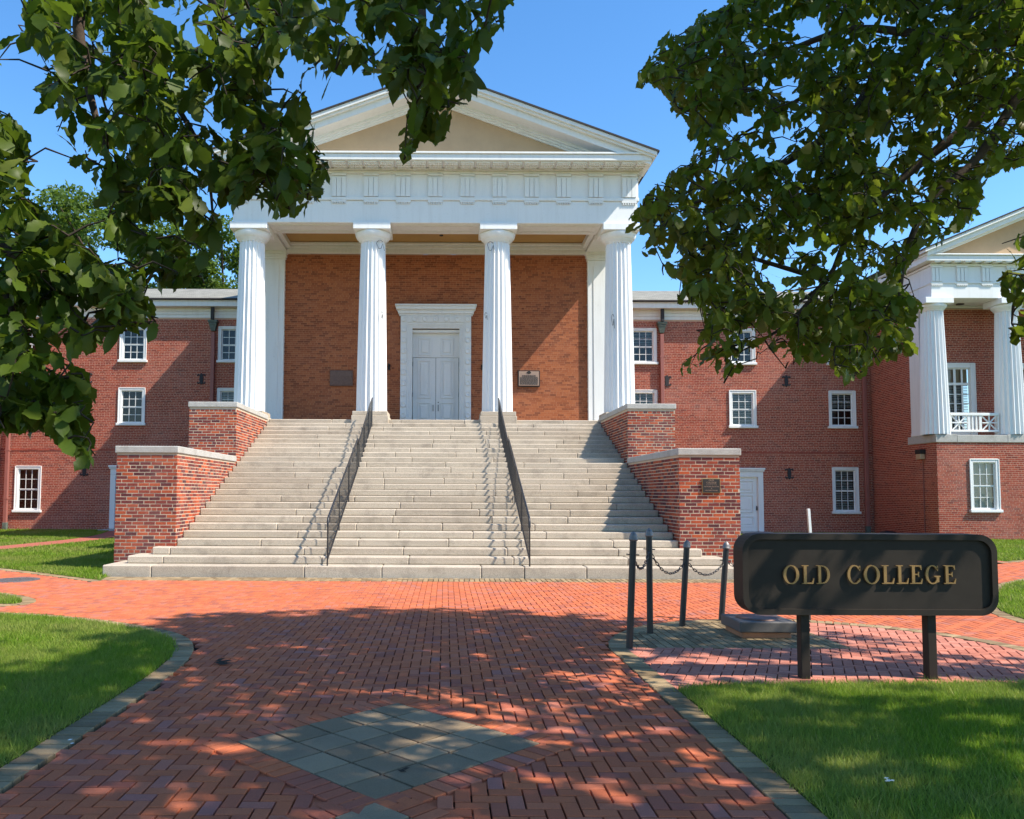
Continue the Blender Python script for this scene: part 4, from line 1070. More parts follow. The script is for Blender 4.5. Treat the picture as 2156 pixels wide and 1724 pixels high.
def paving(name, L, mat, n_ind=300, parent=None):
    """each paver is its own piece: the ones showing largest are objects, the rest one mesh"""
    L = np.asarray(L, float)
    if parent is None:
        parent = tag(empty(name, (float(L[:, 0].mean()), float(L[:, 1].mean()), 0)), kind='structure')
    x, y, d = proj(np.stack([L[:, 0], L[:, 1], L[:, 5]], 1))
    vis = (x > -20) & (x < 2176) & (y < 1740) & (L[:, 1] > .5)
    order = np.argsort(np.where(vis, d, 1e6)); ind, rest = order[:n_ind], order[n_ind:]
    ind = [i for i in ind if vis[i]] ; rest = [i for i in range(len(L)) if i not in set(ind)]
    for i in ind:
        r = L[i]; key = (mat.name, round(r[3], 2), round(r[4], 2))
        if key not in PUNIT:
            V, F = paver_geo([(0, 0, 0, r[3], r[4], 0)]); PUNIT[key] = np_mesh('paver', V, F, mat)
        link('paver', PUNIT[key], parent, (r[0], r[1], r[5]), (rs.uniform(-.012, .012), rs.uniform(-.012, .012), r[2]+rs.uniform(-.012, .012)))
    if rest:
        V, F = paver_geo(L[rest]); o = link('paver_field', np_mesh('paver_field', V, F, mat), parent, (0, 0, 0)); tag(o, kind='stuff')
    return parent
def herringbone(x0, x1, y0, y1, ang=0.0, ox=0.0, oy=0.0, a=.1016):
    """brick = 2a x a; returns rows over the rectangle"""
    rows = []; ca, sa = math.cos(ang), math.sin(ang)
    cx, cy = (x0+x1)/2, (y0+y1)/2; Rr = math.hypot(x1-x0, y1-y0)/2+.5; n = int(Rr/a)+2
    for j in range(-n, n):
        for i in range(-n-3, n+3):
            k = (i - j) % 4
            if k == 0: u, v, an = (i+1)*a, (j+.5)*a, 0.0       # horizontal brick covers cells (i,j),(i+1,j)
            elif k == 2: u, v, an = (i+.5)*a, j*a, math.pi/2   # vertical brick covers cells (i,j),(i,j-1)
            else: continue
            if k == 2: pass
            X = cx + ca*u - sa*v + ox; Yy = cy + sa*u + ca*v + oy
            if x0 <= X <= x1 and y0 <= Yy <= y1: rows.append((X, Yy, an+ang))
    return rows
def seen(P, m=60):
    x, y, d = proj(np.column_stack([P, np.zeros(len(P))])); return (P[:, 1] > .8) & (x > -m) & (x < 2156+m) & (y < 1724+m*2)
LAWNS = [lawnA, lawnR, lawnI, lawnF, lawnG, lawnH]
def grow(poly, d):   # test helper: keep pavers that only just reach under a lawn edge
    return poly
DIA = [(X0, 5.796, 1.525), (X0, 5.796-2.175-.0, 1.525)]
def in_diamond(P, pad=0):
    r = np.zeros(len(P), bool)
    for cx, cy, s in DIA: r |= (np.abs(P[:, 0]-cx)+np.abs(P[:, 1]-cy)) < (s/2)*math.sqrt(2)+pad
    return r
H = np.array(herringbone(-15.4, 21, 2.6, 23.5)); P = H[:, :2]
keep = seen(P)
for l in LAWNS: keep &= ~inpoly(P, l)
keep &= ~in_diamond(P, .22)
for e_, d_ in ((edgeA, LW), (edgeR, -LW), (edgeI, LW), (edgeF, LW), (edgeG, LW), (edgeH, -LW)): keep &= ~inpoly(P, list(e_)+offset(e_, d_)[::-1])
keep &= ~((np.hypot(P[:, 0]-CCX, P[:, 1]-CCY) < CR) & (np.hypot(P[:, 0]-CCX, P[:, 1]-CCY) > CR-.21) & (P[:, 1] > CCY-1.3))
keep &= ~((np.hypot(P[:, 0]-CCX, P[:, 1]-CCY) < CR-.1) & (P[:, 1] > CCY-1)) & ~((P[:, 0] > 2.0) & (P[:, 0] < 6.6) & (P[:, 1] < CCY+.1) & (P[:, 1] > 7.2))
keep &= ~((P[:, 1] > 16.2) & (np.abs(P[:, 0]-X0) < 6.9))
H = H[keep]; n = len(H)
L = np.column_stack([H, np.full(n, .1925), np.full(n, .0910), RNG.uniform(-.0018, .0018, n)])
paving('brick_plaza', L, M['paver'], 300)
# faded bricks in the round bed, laid at a slant
H = np.array(herringbone(1.8, 9.0, 7.1, 12.0, math.radians(-24))); P = H[:, :2]
rr = np.hypot(P[:, 0]-CCX, P[:, 1]-CCY)
keep = ((rr < CR-.2) | ((P[:, 1] < CCY) & (P[:, 0] < 6.7) & (P[:, 0] > 2.02))) & (P[:, 1] > 7.2) & ~inpoly(P, lawnR)
tan_zone = (rr < CR) & (P[:, 1] > 9.42) & (P[:, 0] < 4.66) 
keep &= ~(tan_zone)
H = H[keep]; n = len(H)
paving('round_brick_bed', np.column_stack([H, np.full(n, .1925), np.full(n, .0910), RNG.uniform(-.0015, .0015, n)]), M['paver_pink'], 300)
# tan pavers round the stone block
rows = []
y = 9.47; k = 0
while y < CCY+CR:
    x = 1.9 + (.1 if k % 2 else 0)
    while x < 4.7:
        if math.hypot(x-CCX, y-CCY) < CR-.02: rows.append((x, y, math.pi/2, .191, .0895, .002))
        x += .1016
    y += .2032; k += 1
paving('tan_paver_bed', rows, M['paver_grey'], 300)
# soldier courses along the edges
def course(pts, w=.2, pitch=.1045, z=.006, side=1):
    rows = []; acc = 0.0
    pts = [Vector(p) for p in pts]
    for a, b in zip(pts[:-1], pts[1:]):
        t = (b-a); ln = t.length
        if ln < 1e-6: continue
        t /= ln; nrm = Vector((-t.y, t.x))*side; d = acc
        while d < ln:
            c = a + t*d + nrm*(w/2); rows.append((c.x, c.y, math.atan2(nrm.y, nrm.x), w, pitch-.014, z)); d += pitch
        acc = d - ln
    return rows
rows = []
for e, sd in ((edgeA, 1), (edgeR, -1), (edgeI, 1), (edgeF, 1), (edgeG, 1), (edgeH, -1), (arc, -1)): rows += course(e, .205, side=sd)
rows += course([(X0-6.9, 16.40), (X0+6.9, 16.40)], .2, side=1); rows += course([(X0-6.9, 16.61), (X0+6.9, 16.61)], .2, side=1); rows += course([(X0-6.9, 16.19), (X0+6.9, 16.19)], .2, side=1)
rows = np.array(rows); rows = rows[seen(rows[:, :2], 120)]
rows[:, 5] += RNG.uniform(-.002, .002, len(rows))
paving('edging_course', rows, M['paver_grey'], 300)
for cx, cy, s in DIA: kk = s/2*math.sqrt(2)+.42; sheet('cut_paver_infill', [(cx-kk, cy), (cx, cy-kk), (cx+kk, cy), (cx, cy+kk)], -.014 + .001*(cy > 5), M['paver'])
# the diamonds: aggregate tiles inside a soldier course
for q, (cx, cy, s) in enumerate(DIA):
    tiles = []; n5 = 5; p = s/n5
    for i in range(n5):
        for j in range(n5):
            u, v = (i+.5)*p-s/2, (j+.5)*p-s/2; c45 = math.sqrt(.5)
            tiles.append((cx+c45*(u-v), cy+c45*(u+v), math.pi/4, p-.02, p-.02, .007))
    paving('tile_diamond', tiles, M['tile'], 25)
    k = s/2*math.sqrt(2); cs_ = [(cx, cy+k), (cx-k, cy), (cx, cy-k), (cx+k, cy), (cx, cy+k)]
    rws = []
    for a, b in zip(cs_[:-1], cs_[1:]):
        a, b = Vector(a), Vector(b); t = (b-a).normalized(); nrm = Vector((t.y, -t.x)); rws += course([a - nrm*.0 - t*.09, b + t*.11], .198, side=-1, z=.004+.0007*len(rws) % .002)
    paving('diamond_border', np.array(rws), M['paver'], 70)
for o in [o for o in COL.objects if o.type == 'EMPTY' and o.get('kind') == 'structure']: pass

# ---------------- grass
def blades(poly, dens, h, w, zb, seed, region=None, near=True):
    rng = np.random.default_rng(seed); A = np.array(poly); lo, hi = A.min(0), A.max(0)
    if region: lo = np.maximum(lo, region[0]); hi = np.minimum(hi, region[1])
    n = int((hi[0]-lo[0])*(hi[1]-lo[1])*dens)
    P = rng.uniform(lo, hi, (n, 2)); P = P[inpoly(P, poly)]; P = P[seen(P, 80)]
    P = P + rng.normal(0, .022, P.shape)
    return P, rng, h, w, zb
def build_grass(name, sets):
    VV = []; tot = 0
    for P, rng, h, w, zb in sets:
        n = len(P)
        if not n: continue
        a = rng.uniform(0, 2*math.pi, n); hh = h*rng.uniform(.5, 1.25, n)*np.where(rng.uniform(0, 1, n) < .03, 1.7, 1.0); lean = rng.normal(0, .45, (n, 2))*hh[:, None]
        ww = w*rng.uniform(.7, 1.3, n)
        V = np.empty((n, 3, 3)); dx, dy = np.cos(a)*ww/2, np.sin(a)*ww/2
        V[:, 0] = np.column_stack([P[:, 0]-dx, P[:, 1]-dy, np.full(n, zb)]); V[:, 1] = np.column_stack([P[:, 0]+dx, P[:, 1]+dy, np.full(n, zb)])
        V[:, 2] = np.column_stack([P[:, 0]+lean[:, 0], P[:, 1]+lean[:, 1], zb+hh]); VV.append(V.reshape(-1, 3))
    V = np.concatenate(VV); F = np.arange(len(V)).reshape(-1, 3)
    return tag(link(name, np_mesh(name, V, F, M['grass'])), kind='stuff')
g = build_grass('grass', [blades(lawnA, 9000, .055, .006, .01, 1, ((-8, 3), (0, 9))), blades(lawnA, 4500, .055, .009, .01, 2, ((-14, 9), (0, 14)))])
tag(g, 'short sunlit and dappled grass of the near left lawn', 'grass')
g = build_grass('grass', [blades(lawnR, 9500, .058, .006, .01, 3, ((1, 3), (9, 8)))])
tag(g, 'shaded grass of the near right lawn below the sign', 'grass')
g = build_grass('grass', [blades(lawnI, 3000, .06, .011, .01, 4, ((-14, 11), (0, 20))), blades(lawnF, 1600, .07, .018, .01, 5, ((-15, 15), (-7, 22)))])
tag(g, 'bright grass beside the lower left pier', 'grass')
pF = np.array(pathL)
def off_path(s, path, w):
    P, rng, h, ww, zb = s; d = np.full(len(P), 9.0)
    for a, b in zip(path[:-1], path[1:]):
        a, b = np.array(a), np.array(b); t = np.clip(((P-a)@(b-a))/((b-a)@(b-a)), 0, 1)[:, None]; d = np.minimum(d, np.linalg.norm(P-(a+t*(b-a)), axis=1))
    return P[d > w/2], rng, h, ww, zb
g = build_grass('grass', [off_path(blades(lawnF, 650, .08, .035, .01, 6, ((-20, 22), (-7, 36.5))), pathL, 1.2)])
tag(g, 'grass strip in front of the left brick wing', 'grass')
g = build_grass('grass', [off_path(blades(lawnG, 700, .08, .032, .01, 7, ((6, 15), (21.5, 36.5))), pathR, 1.2), blades(lawnH, 1600, .065, .016, .01, 8, ((7, 6), (14, 18))), blades([(19.4, 25), (30, 25), (30, 31.7), (19.4, 31.7)], 600, .08, .032, .0, 9)])
tag(g, 'grass of the right lawns behind the sign', 'grass')

# ------------------------------------------------------------------ manhole, posts, litter
mh = tag(empty('manhole_cover', (-8.55, 16.15, 0)), 'round dark iron manhole cover in the paving at the far left', 'manhole cover')
MB().lathe([(.44, -.01), (.44, .012)], -8.55, 16.15, 32).build('cover', M['steel'], mh)
mb = MB()
for i in range(-4, 5):
    for j in range(-4, 5):
        if i*i+j*j < 17: mb.box(-8.55+i*.09-.025, -8.55+i*.09+.025, 16.15+j*.09-.025, 16.15+j*.09+.025, .0125, .018)
mb.build('studs', M['steel'], mh)
wp = at(1702, 1076, Y=33.0)
mb = MB(); mb.cbox(-.055, .055, -.055, .055, -.1, wp.z, .008)
o = mb.build('marker_post', M['white'], None); o.location = (wp.x+.06, 33, 0); o.rotation_euler = (0, math.radians(-3), 0); tag(o, 'plain white post standing in the grass behind the sign', 'post')
p0 = at(1873, 1128, Y=34.5)
mb = MB(); mb.lathe([(.36, 0), (.36, .12), (.3, .2), (.1, .24)], p0.x, 34.6, 16); mb.build('ground_vent', M['iron'], None); tag(bpy.data.objects['ground_vent'], 'low black vent cap against the pavilion wall', 'vent')
def twig_thing(name, px, py, label, col, n, cat, sc_=1.0, z=.01):
    p = at(px, py, Z=z); mb = MB(); r_ = random.Random(px)
    for k in range(n):
        a = r_.uniform(-.6, .6); l = r_.uniform(.06, .13)*sc_; q = p + Vector((r_.uniform(-.03, .03), r_.uniform(-.03, .03), .004*k))
        d = Vector((math.cos(a), math.sin(a), r_.uniform(0, .25))); s_ = Vector((-d.y, d.x, .3)).normalized()*.022*sc_
        mb.add([q, q+d*l*.5+s_, q+d*l, q+d*l*.5-s_], [(0, 1, 2, 3)])
    return tag(mb.build(name, col, None), label, cat)
twig_thing('dead_leaf', 455, 1397, 'curled brown dead leaf on the paving beside the left border', M['twig'], 6, 'leaf', 1.2)
twig_thing('dead_leaf', 836, 1621, 'tiny dark leaf scrap lying on the grey diamond tiles', M['twig'], 2, 'leaf', .6)
twig_thing('litter_scrap', 1860, 1643, 'crumpled pale scrap on the shaded right lawn', M['curtain'], 4, 'litter', .4, .05)
twig_thing('litter_scrap', 146, 1562, 'tiny white scrap on the near left lawn', M['curtain'], 2, 'litter', .4, .05)

# ------------------------------------------------------------------ the OLD COLLEGE sign
SY = 7.76; SD = .25
sgn = tag(empty('name_sign', (4.1, SY+.12, 0)), 'large dark rounded sign on two posts lettered OLD COLLEGE', 'sign')
sx0, sx1 = at(1564, 1200, Y=SY).x, at(2101, 1200, Y=SY).x
sz1, sz0 = at(1830, 1124.5, Y=SY).z, at(1830, 1295.5, Y=SY).z
def rrect(x0, x1, z0, z1, r, n=8):
    P_ = []
    for cx, cz, a0 in ((x1-r, z1-r, 0), (x0+r, z1-r, 90), (x0+r, z0+r, 180), (x1-r, z0+r, 270)):
        for k in range(n+1):
            a = math.radians(a0+90*k/n); P_.append((cx+r*math.cos(a), cz+r*math.sin(a)))
    return P_
out = rrect(sx0, sx1, sz0, sz1, .17); inn = rrect(sx0+.055, sx1-.055, sz0+.055, sz1-.055, .125)
n_ = len(out); mb = MB()
vs = [(x, SY, z) for x, z in out] + [(x, SY, z) for x, z in inn] + [(x, SY+.035, z) for x, z in inn] + [(x, SY+SD, z) for x, z in out]
fs = []
for i in range(n_):
    j = (i+1) % n_; fs += [(i, j, n_+j, n_+i), (n_+i, n_+j, 2*n_+j, 2*n_+i), (i, 3*n_+i, 3*n_+j, j)]
mb.add(vs, fs); mb.add([(x, SY+SD, z) for x, z in out], [tuple(range(n_))])
mb.build('frame', M['sign'], sgn)
mb = MB(); mb.add([(x, SY+.034, z) for x, z in rrect(sx0+.05, sx1-.05, sz0+.05, sz1-.05, .13)], [tuple(range(n_))[::-1]]); mb.build('face', M['sign'], sgn)
for a, b in ((1680, 1702), (1942, 1973)):
    q0, q1 = at((2900+545*.5334)/1.9 if a == 1680 else (2900+1485*.5334)/1.9, 1296, Y=SY+.12), 0
    xc = at(1691 if a == 1680 else 1957, 1360, Y=SY+.1).x
    MB().cbox(xc-.036, xc+.05, SY+.06, SY+.16, 0.0, sz0+.002, .006).build('post', M['sign'], sgn)
# serif capitals, in units of the cap height
def ring(rx, rz, tx, tz, n=28, a0=0, a1=360):
    """stressed ring: wide at the sides, thin at top and bottom; returns quads outline pairs"""
    O_, I_ = [], []
    for k in range(n+1):
        a = math.radians(a0+(a1-a0)*k/n); O_.append((rx+rx*math.cos(a), .5+rz*math.sin(a))); I_.append((rx+(rx-tx)*math.cos(a), .5+(rz-tz)*math.sin(a)))
    return O_, I_
def letter(ch):
    mb = MB(); d = .11
    def quadstrip(O_, I_):
        n = len(O_); vs = [(x, 0, z) for x, z in O_]+[(x, 0, z) for x, z in I_]+[(x, d, z) for x, z in O_]+[(x, d, z) for x, z in I_]; fs = []
        for i in range(n-1): fs += [(i, i+1, n+i+1, n+i), (i, 2*n+i, 2*n+i+1, i+1), (n+i, n+i+1, 3*n+i+1, 3*n+i)]
        fs += [(0, n, 3*n, 2*n), (n-1, 2*n-1, 4*n-1, 3*n-1)]
        mb.add(vs, fs)
    if ch == 'O': quadstrip(*ring(.42, .52, .155, .06, 36))
    elif ch in 'CG':
        quadstrip(*ring(.42, .52, .155, .06, 30, 38, 322 if ch == 'C' else 318))
        mb.poly([(.70, .70), (.735, .70), (.745, .98), (.70, .98), (.66, .86)], 0, d)
        if ch == 'C': mb.poly([(.70, .30), (.745, .26), (.70, .10), (.655, .14)], .001, d)
        else: mb.poly([(.52, .43), (.88, .43), (.88, .38), (.80, .36), (.80, .10), (.64, .06), (.64, .36), (.52, .38)], .001, d)
    elif ch == 'L': mb.poly([(0, 0), (.68, 0), (.73, .30), (.69, .30), (.58, .07), (.285, .06), (.285, .955), (.40, .965), (.40, 1), (0, 1), (0, .965), (.115, .955), (.115, .045), (0, .035)], 0, d)
    elif ch == 'E': mb.poly([(0, 0), (.70, 0), (.75, .28), (.71, .28), (.60, .07), (.285, .06), (.285, .48), (.44, .48), (.50, .37), (.535, .37), (.535, .65), (.50, .65), (.44, .54), (.285, .54), (.285, .94), (.57, .935), (.66, .75), (.70, .75), (.68, 1), (0, 1), (0, .965), (.115, .955), (.115, .045), (0, .035)], 0, d)
    elif ch == 'D':
        mb.poly([(0, 0), (.285, 0), (.285, 1), (0, 1), (0, .965), (.115, .955), (.115, .045), (0, .035)], 0, d)
        O_, I_ = [], []
        for k in range(21):
            a = math.radians(90-180*k/20); O_.append((.2855+.55*math.cos(a)**.8 if math.cos(a) > 0 else .2855, .5+.5*math.sin(a))); I_.append((.2855+.385*max(math.cos(a), 0)**.8, .5+.445*math.sin(a)))
        quadstrip(O_, I_)
    return mb
lets = [('O', 440, 560), ('L', 580, 672), ('D', 690, 790), ('C', 922, 1020), ('O', 1045, 1165), ('L', 1180, 1275), ('L', 1290, 1382), ('E', 1392, 1487), ('G', 1508, 1620), ('E', 1645, 1737)]
for ch, a, b in lets:
    xa = at((2900+a*.5334)/1.9, 1208, Y=SY).x; xb = at((2900+b*.5334)/1.9, 1208, Y=SY).x
    xm = (2900+(a+b)/2*.5334)/1.9
    zt = at(xm, (2080+341*.5334)/1.9, Y=SY).z; zb = at(xm, (2080+479*.5334)/1.9, Y=SY).z
    m_ = letter(ch); A = np.array([tuple(p) for p in m_.v]); w_ = A[:, 0].max()-A[:, 0].min(); mn = A[:, 0].min(); hgt = zt-zb
    m_.v = [(xa+(p[0]-mn)/w_*(xb-xa), SY+.006+p[1]*hgt, zb+p[2]*hgt) for p in m_.v]
    o = m_.build('letter', M['gold'], sgn); o['label'] = 'raised gold letter ' + ch

# ------------------------------------------------------------------ bollards with chain
BP = [(195, 1553, 243, 215), (433, 1385, 420, 178), (800, 1300, 858, 315), (1250, 1240, 1312, 330)]
t4 = lambda x, y: ((2450+x*.3481)/1.9, (2050+y*.3481)/1.9)
blab = ['leaning black bollard nearest the camera on the curved border', 'tall black bollard second from the camera, with the highest cap', 'black bollard in front of the bottom step, third along the chain', 'black bollard beside the sign, nearest its left edge']
tops = []
for (bx, by, tx, ty), lab in zip(BP, blab):
    b = at(*t4(bx, by), Z=.004); tp = at(*t4(tx, ty), Y=b.y)
    bo = tag(empty('bollard', b), lab, 'bollard', 'chained bollards round the bed')
    ax = (tp-b); H_ = ax.length; ax.normalize()
    MB().tube([b-Vector((0, 0, .02)), b+ax*(H_-.11)], .040, 14).build('shaft', M['iron'], bo)
    rt = Vector((0, 0, 1)).rotation_difference(ax).to_matrix().to_4x4(); T_ = Matrix.Translation(b) @ rt
    mb = MB().lathe([(.040, H_-.112), (.051, H_-.108), (.051, H_-.085), (.046, H_-.08), (.048, H_-.06), (.036, H_-.03), (.014, H_-.008), (.004, H_)], 0, 0, 16); mb.v = [T_ @ Vector(p) for p in mb.v]; mb.build('cap', M['steel'] if True else M['iron'], bo)
    hk = b+ax*(H_-.27)
    MB().tube([hk+Vector((-.075, 0, .005)), hk+Vector((.075, 0, -.003))], .007, 6).build('hook_pin', M['iron'], bo)
    tops.append(hk)
# next bollard, hidden behind the sign, and the chains
b5 = Vector((5.12, 11.46, 0)); bo = tag(empty('bollard', b5), 'black bollard standing behind the sign', 'bollard', 'chained bollards round the bed')
MB().tube([b5, b5+Vector((0, 0, .95))], .040, 14).lathe([(.051, .94), (.048, .99), (.02, 1.04), (.004, 1.05)], b5.x, b5.y, 14).build('shaft', M['iron'], bo)
tops.append(b5+Vector((0, 0, .78)))
lk = []
for k in range(14):
    a = 2*math.pi*k/14; lk.append((.027*math.cos(a)+.012*(1 if math.cos(a) > 0 else -1), .014*math.sin(a), 0))
LINK = MB().tube(lk, .0055, 5, closed=True).mesh('link', M['iron'])
clab = ['sagging black chain between the two nearest bollards', 'long sagging chain between the tall bollard and the one before the steps', 'sagging chain ending at the bollard beside the sign', 'black chain end disappearing behind the sign']
for (a, b, lab, sag) in zip(tops[:-1], tops[1:], clab, (.20, .24, .20, .2)):
    ch_ = tag(empty('chain', (a+b)/2), lab, 'chain', 'chains between the bollards')
    n = int(((b-a).length**2 + (2.1*sag)**2)**.5/.062)+1; pts = [a.lerp(b, i/n) - Vector((0, 0, sag*4*(i/n)*(1-i/n))) for i in range(n+1)]
    for i in range(n):
        d = (pts[i+1]-pts[i]); q = d.to_track_quat('X', 'Z').to_euler(); e = q.to_matrix() @ Matrix.Rotation(math.pi/2*(i % 2)+.4, 3, 'X')
        link('link', LINK, ch_, (pts[i]+pts[i+1])/2, e.to_euler(), (d.length/.062, 1, 1))

# ------------------------------------------------------------------ stone block with bronze disc
pd = tag(empty('memorial_block', (3.97, 10.3, 0)), 'low square grey stone block with a round bronze disc on top', 'monument')
mb = MB().cbox(3.66, 4.27, 10.02, 10.6, -.01, .075, .015); mb.v = [(p[0]+rs.uniform(-.012, .012), p[1]+rs.uniform(-.012, .012), p[2]) for p in mb.v]; mb.build('footing', M['mortar_hall'], pd)
MB().cbox(3.615, 4.315, 9.95, 10.65, .076, .205, .012).build('block', mat_plain('dark_grey_granite', (.10, .092, .085), .6, var=.3, scale=40, dark=(.09, .085, .085), bs=.3, bscale=60), pd)
MB().lathe([(.27, .206), (.265, .220), (.2, .224), (.0, .224)], 3.965, 10.3, 36).build('disc', M['bronze'], pd)

# ------------------------------------------------------------------ trees
def leaf_mesh_data(kind):
    if kind == 'fine': st = [(0, .015), (.10, .04), (.22, .095), (.30, .085), (.42, .155), (.50, .135), (.62, .215), (.70, .18), (.82, .215), (.90, .14), (1.0, .0)]
    else: st = [(0, .02), (.30, .15), (.68, .28), (1.0, .03)]
    V = []
    for k, (t, w) in enumerate(st):
        zc = -.22*t*t + .06*math.sin(t*3); rip = .02*math.sin(k*2.1)
        V += [(0, t, zc), (-w, t+.02*math.sin(k*3), zc+.10*w+rip), (w, t-.02*math.sin(k*3), zc+.10*w-rip)]
    F = []
    for k in range(len(st)-1):
        a, b = 3*k, 3*k+3; F += [(a, b, b+1, a+1), (a, a+2, b+2, b)]
    return np.array(V), np.array(F)
LV, LF = leaf_mesh_data('fine'); CV, CF_ = leaf_mesh_data('coarse')
def frames(d, up, roll):
    """rotation matrices whose Y axis is d"""
    d = d/np.linalg.norm(d, axis=1, keepdims=True)
    x = np.cross(d, up); x /= np.maximum(np.linalg.norm(x, axis=1, keepdims=True), 1e-6); z = np.cross(x, d)
    c, s = np.cos(roll)[:, None], np.sin(roll)[:, None]
    x2 = c*x + s*z; z2 = c*z - s*x
    return np.stack([x2, d, z2], 2)
def leaves_mesh(name, P, R, S, mat, V0, F0):
    n = len(P); VV = np.repeat(V0[None], n, 0).copy(); kr = np.random.default_rng(n).uniform(-.6, 2.6, n); wr = np.random.default_rng(n+1).uniform(.8, 1.25, n)
    VV[:, :, 2] *= kr[:, None]; VV[:, :, 0] *= wr[:, None]
    W = np.einsum('nij,nkj->nki', R, VV)*S[:, None, None] + P[:, None, :]
    F = F0[None] + (np.arange(n)*len(V0))[:, None, None]
    return np_mesh(name, W.reshape(-1, 3), F.reshape(-1, 4), mat, True)
def whorls(C, rng, n_leaf=(4, 7), size=(.13, .19), droop=.75, spread=.95):
    """clusters of leaves round twig ends -> P, dir, size"""
    Pn, Dn, Sn = [], [], []
    for c in C:
        k = rng.integers(*n_leaf); a0 = rng.uniform(0, 6.28); tip = rng.normal(0, .3, 3); tip[2] -= droop
        for i in range(k):
            a = a0 + i*6.283/k + rng.normal(0, .3); d = np.array([math.cos(a), math.sin(a), 0])*spread + tip*rng.uniform(.6, 1.3)
            Pn.append(c + rng.normal(0, .02, 3)); Dn.append(d); Sn.append(rng.uniform(*size))
    return np.array(Pn), np.array(Dn), np.array(Sn)
def limb(mb, pts, r0, r1, n=8):
    q = smooth([tuple(p) for p in pts], 0); P_ = [Vector(p) for p in pts]
    # Catmull-Rom for a natural bend
    out = []
    for i in range(len(P_)-1):
        p0, p1, p2, p3 = P_[max(i-1, 0)], P_[i], P_[i+1], P_[min(i+2, len(P_)-1)]
        for k in range(4):
            t = k/4; out.append(.5*((2*p1)+(p2-p0)*t+(2*p0-5*p1+4*p2-p3)*t*t+(3*p1-p0-3*p2+p3)*t**3))
    out.append(P_[-1]); m = len(out)
    mb.tube(out, [r0+(r1-r0)*(i/(m-1)) for i in range(m)], n)
    return out
def sample_poly(poly, n, rng):
    A = np.array(poly, float); lo, hi = A.min(0), A.max(0); out = np.empty((0, 2))
    while len(out) < n:
        q = rng.uniform(lo, hi, (n*2, 2)); out = np.concatenate([out, q[inpoly(q, poly)]])
    return out[:n]
def in_any(x, y, polys):
    P = np.column_stack([x, y]); r = np.zeros(len(P), bool)
    for p in polys: r |= inpoly(P, p)
    return r
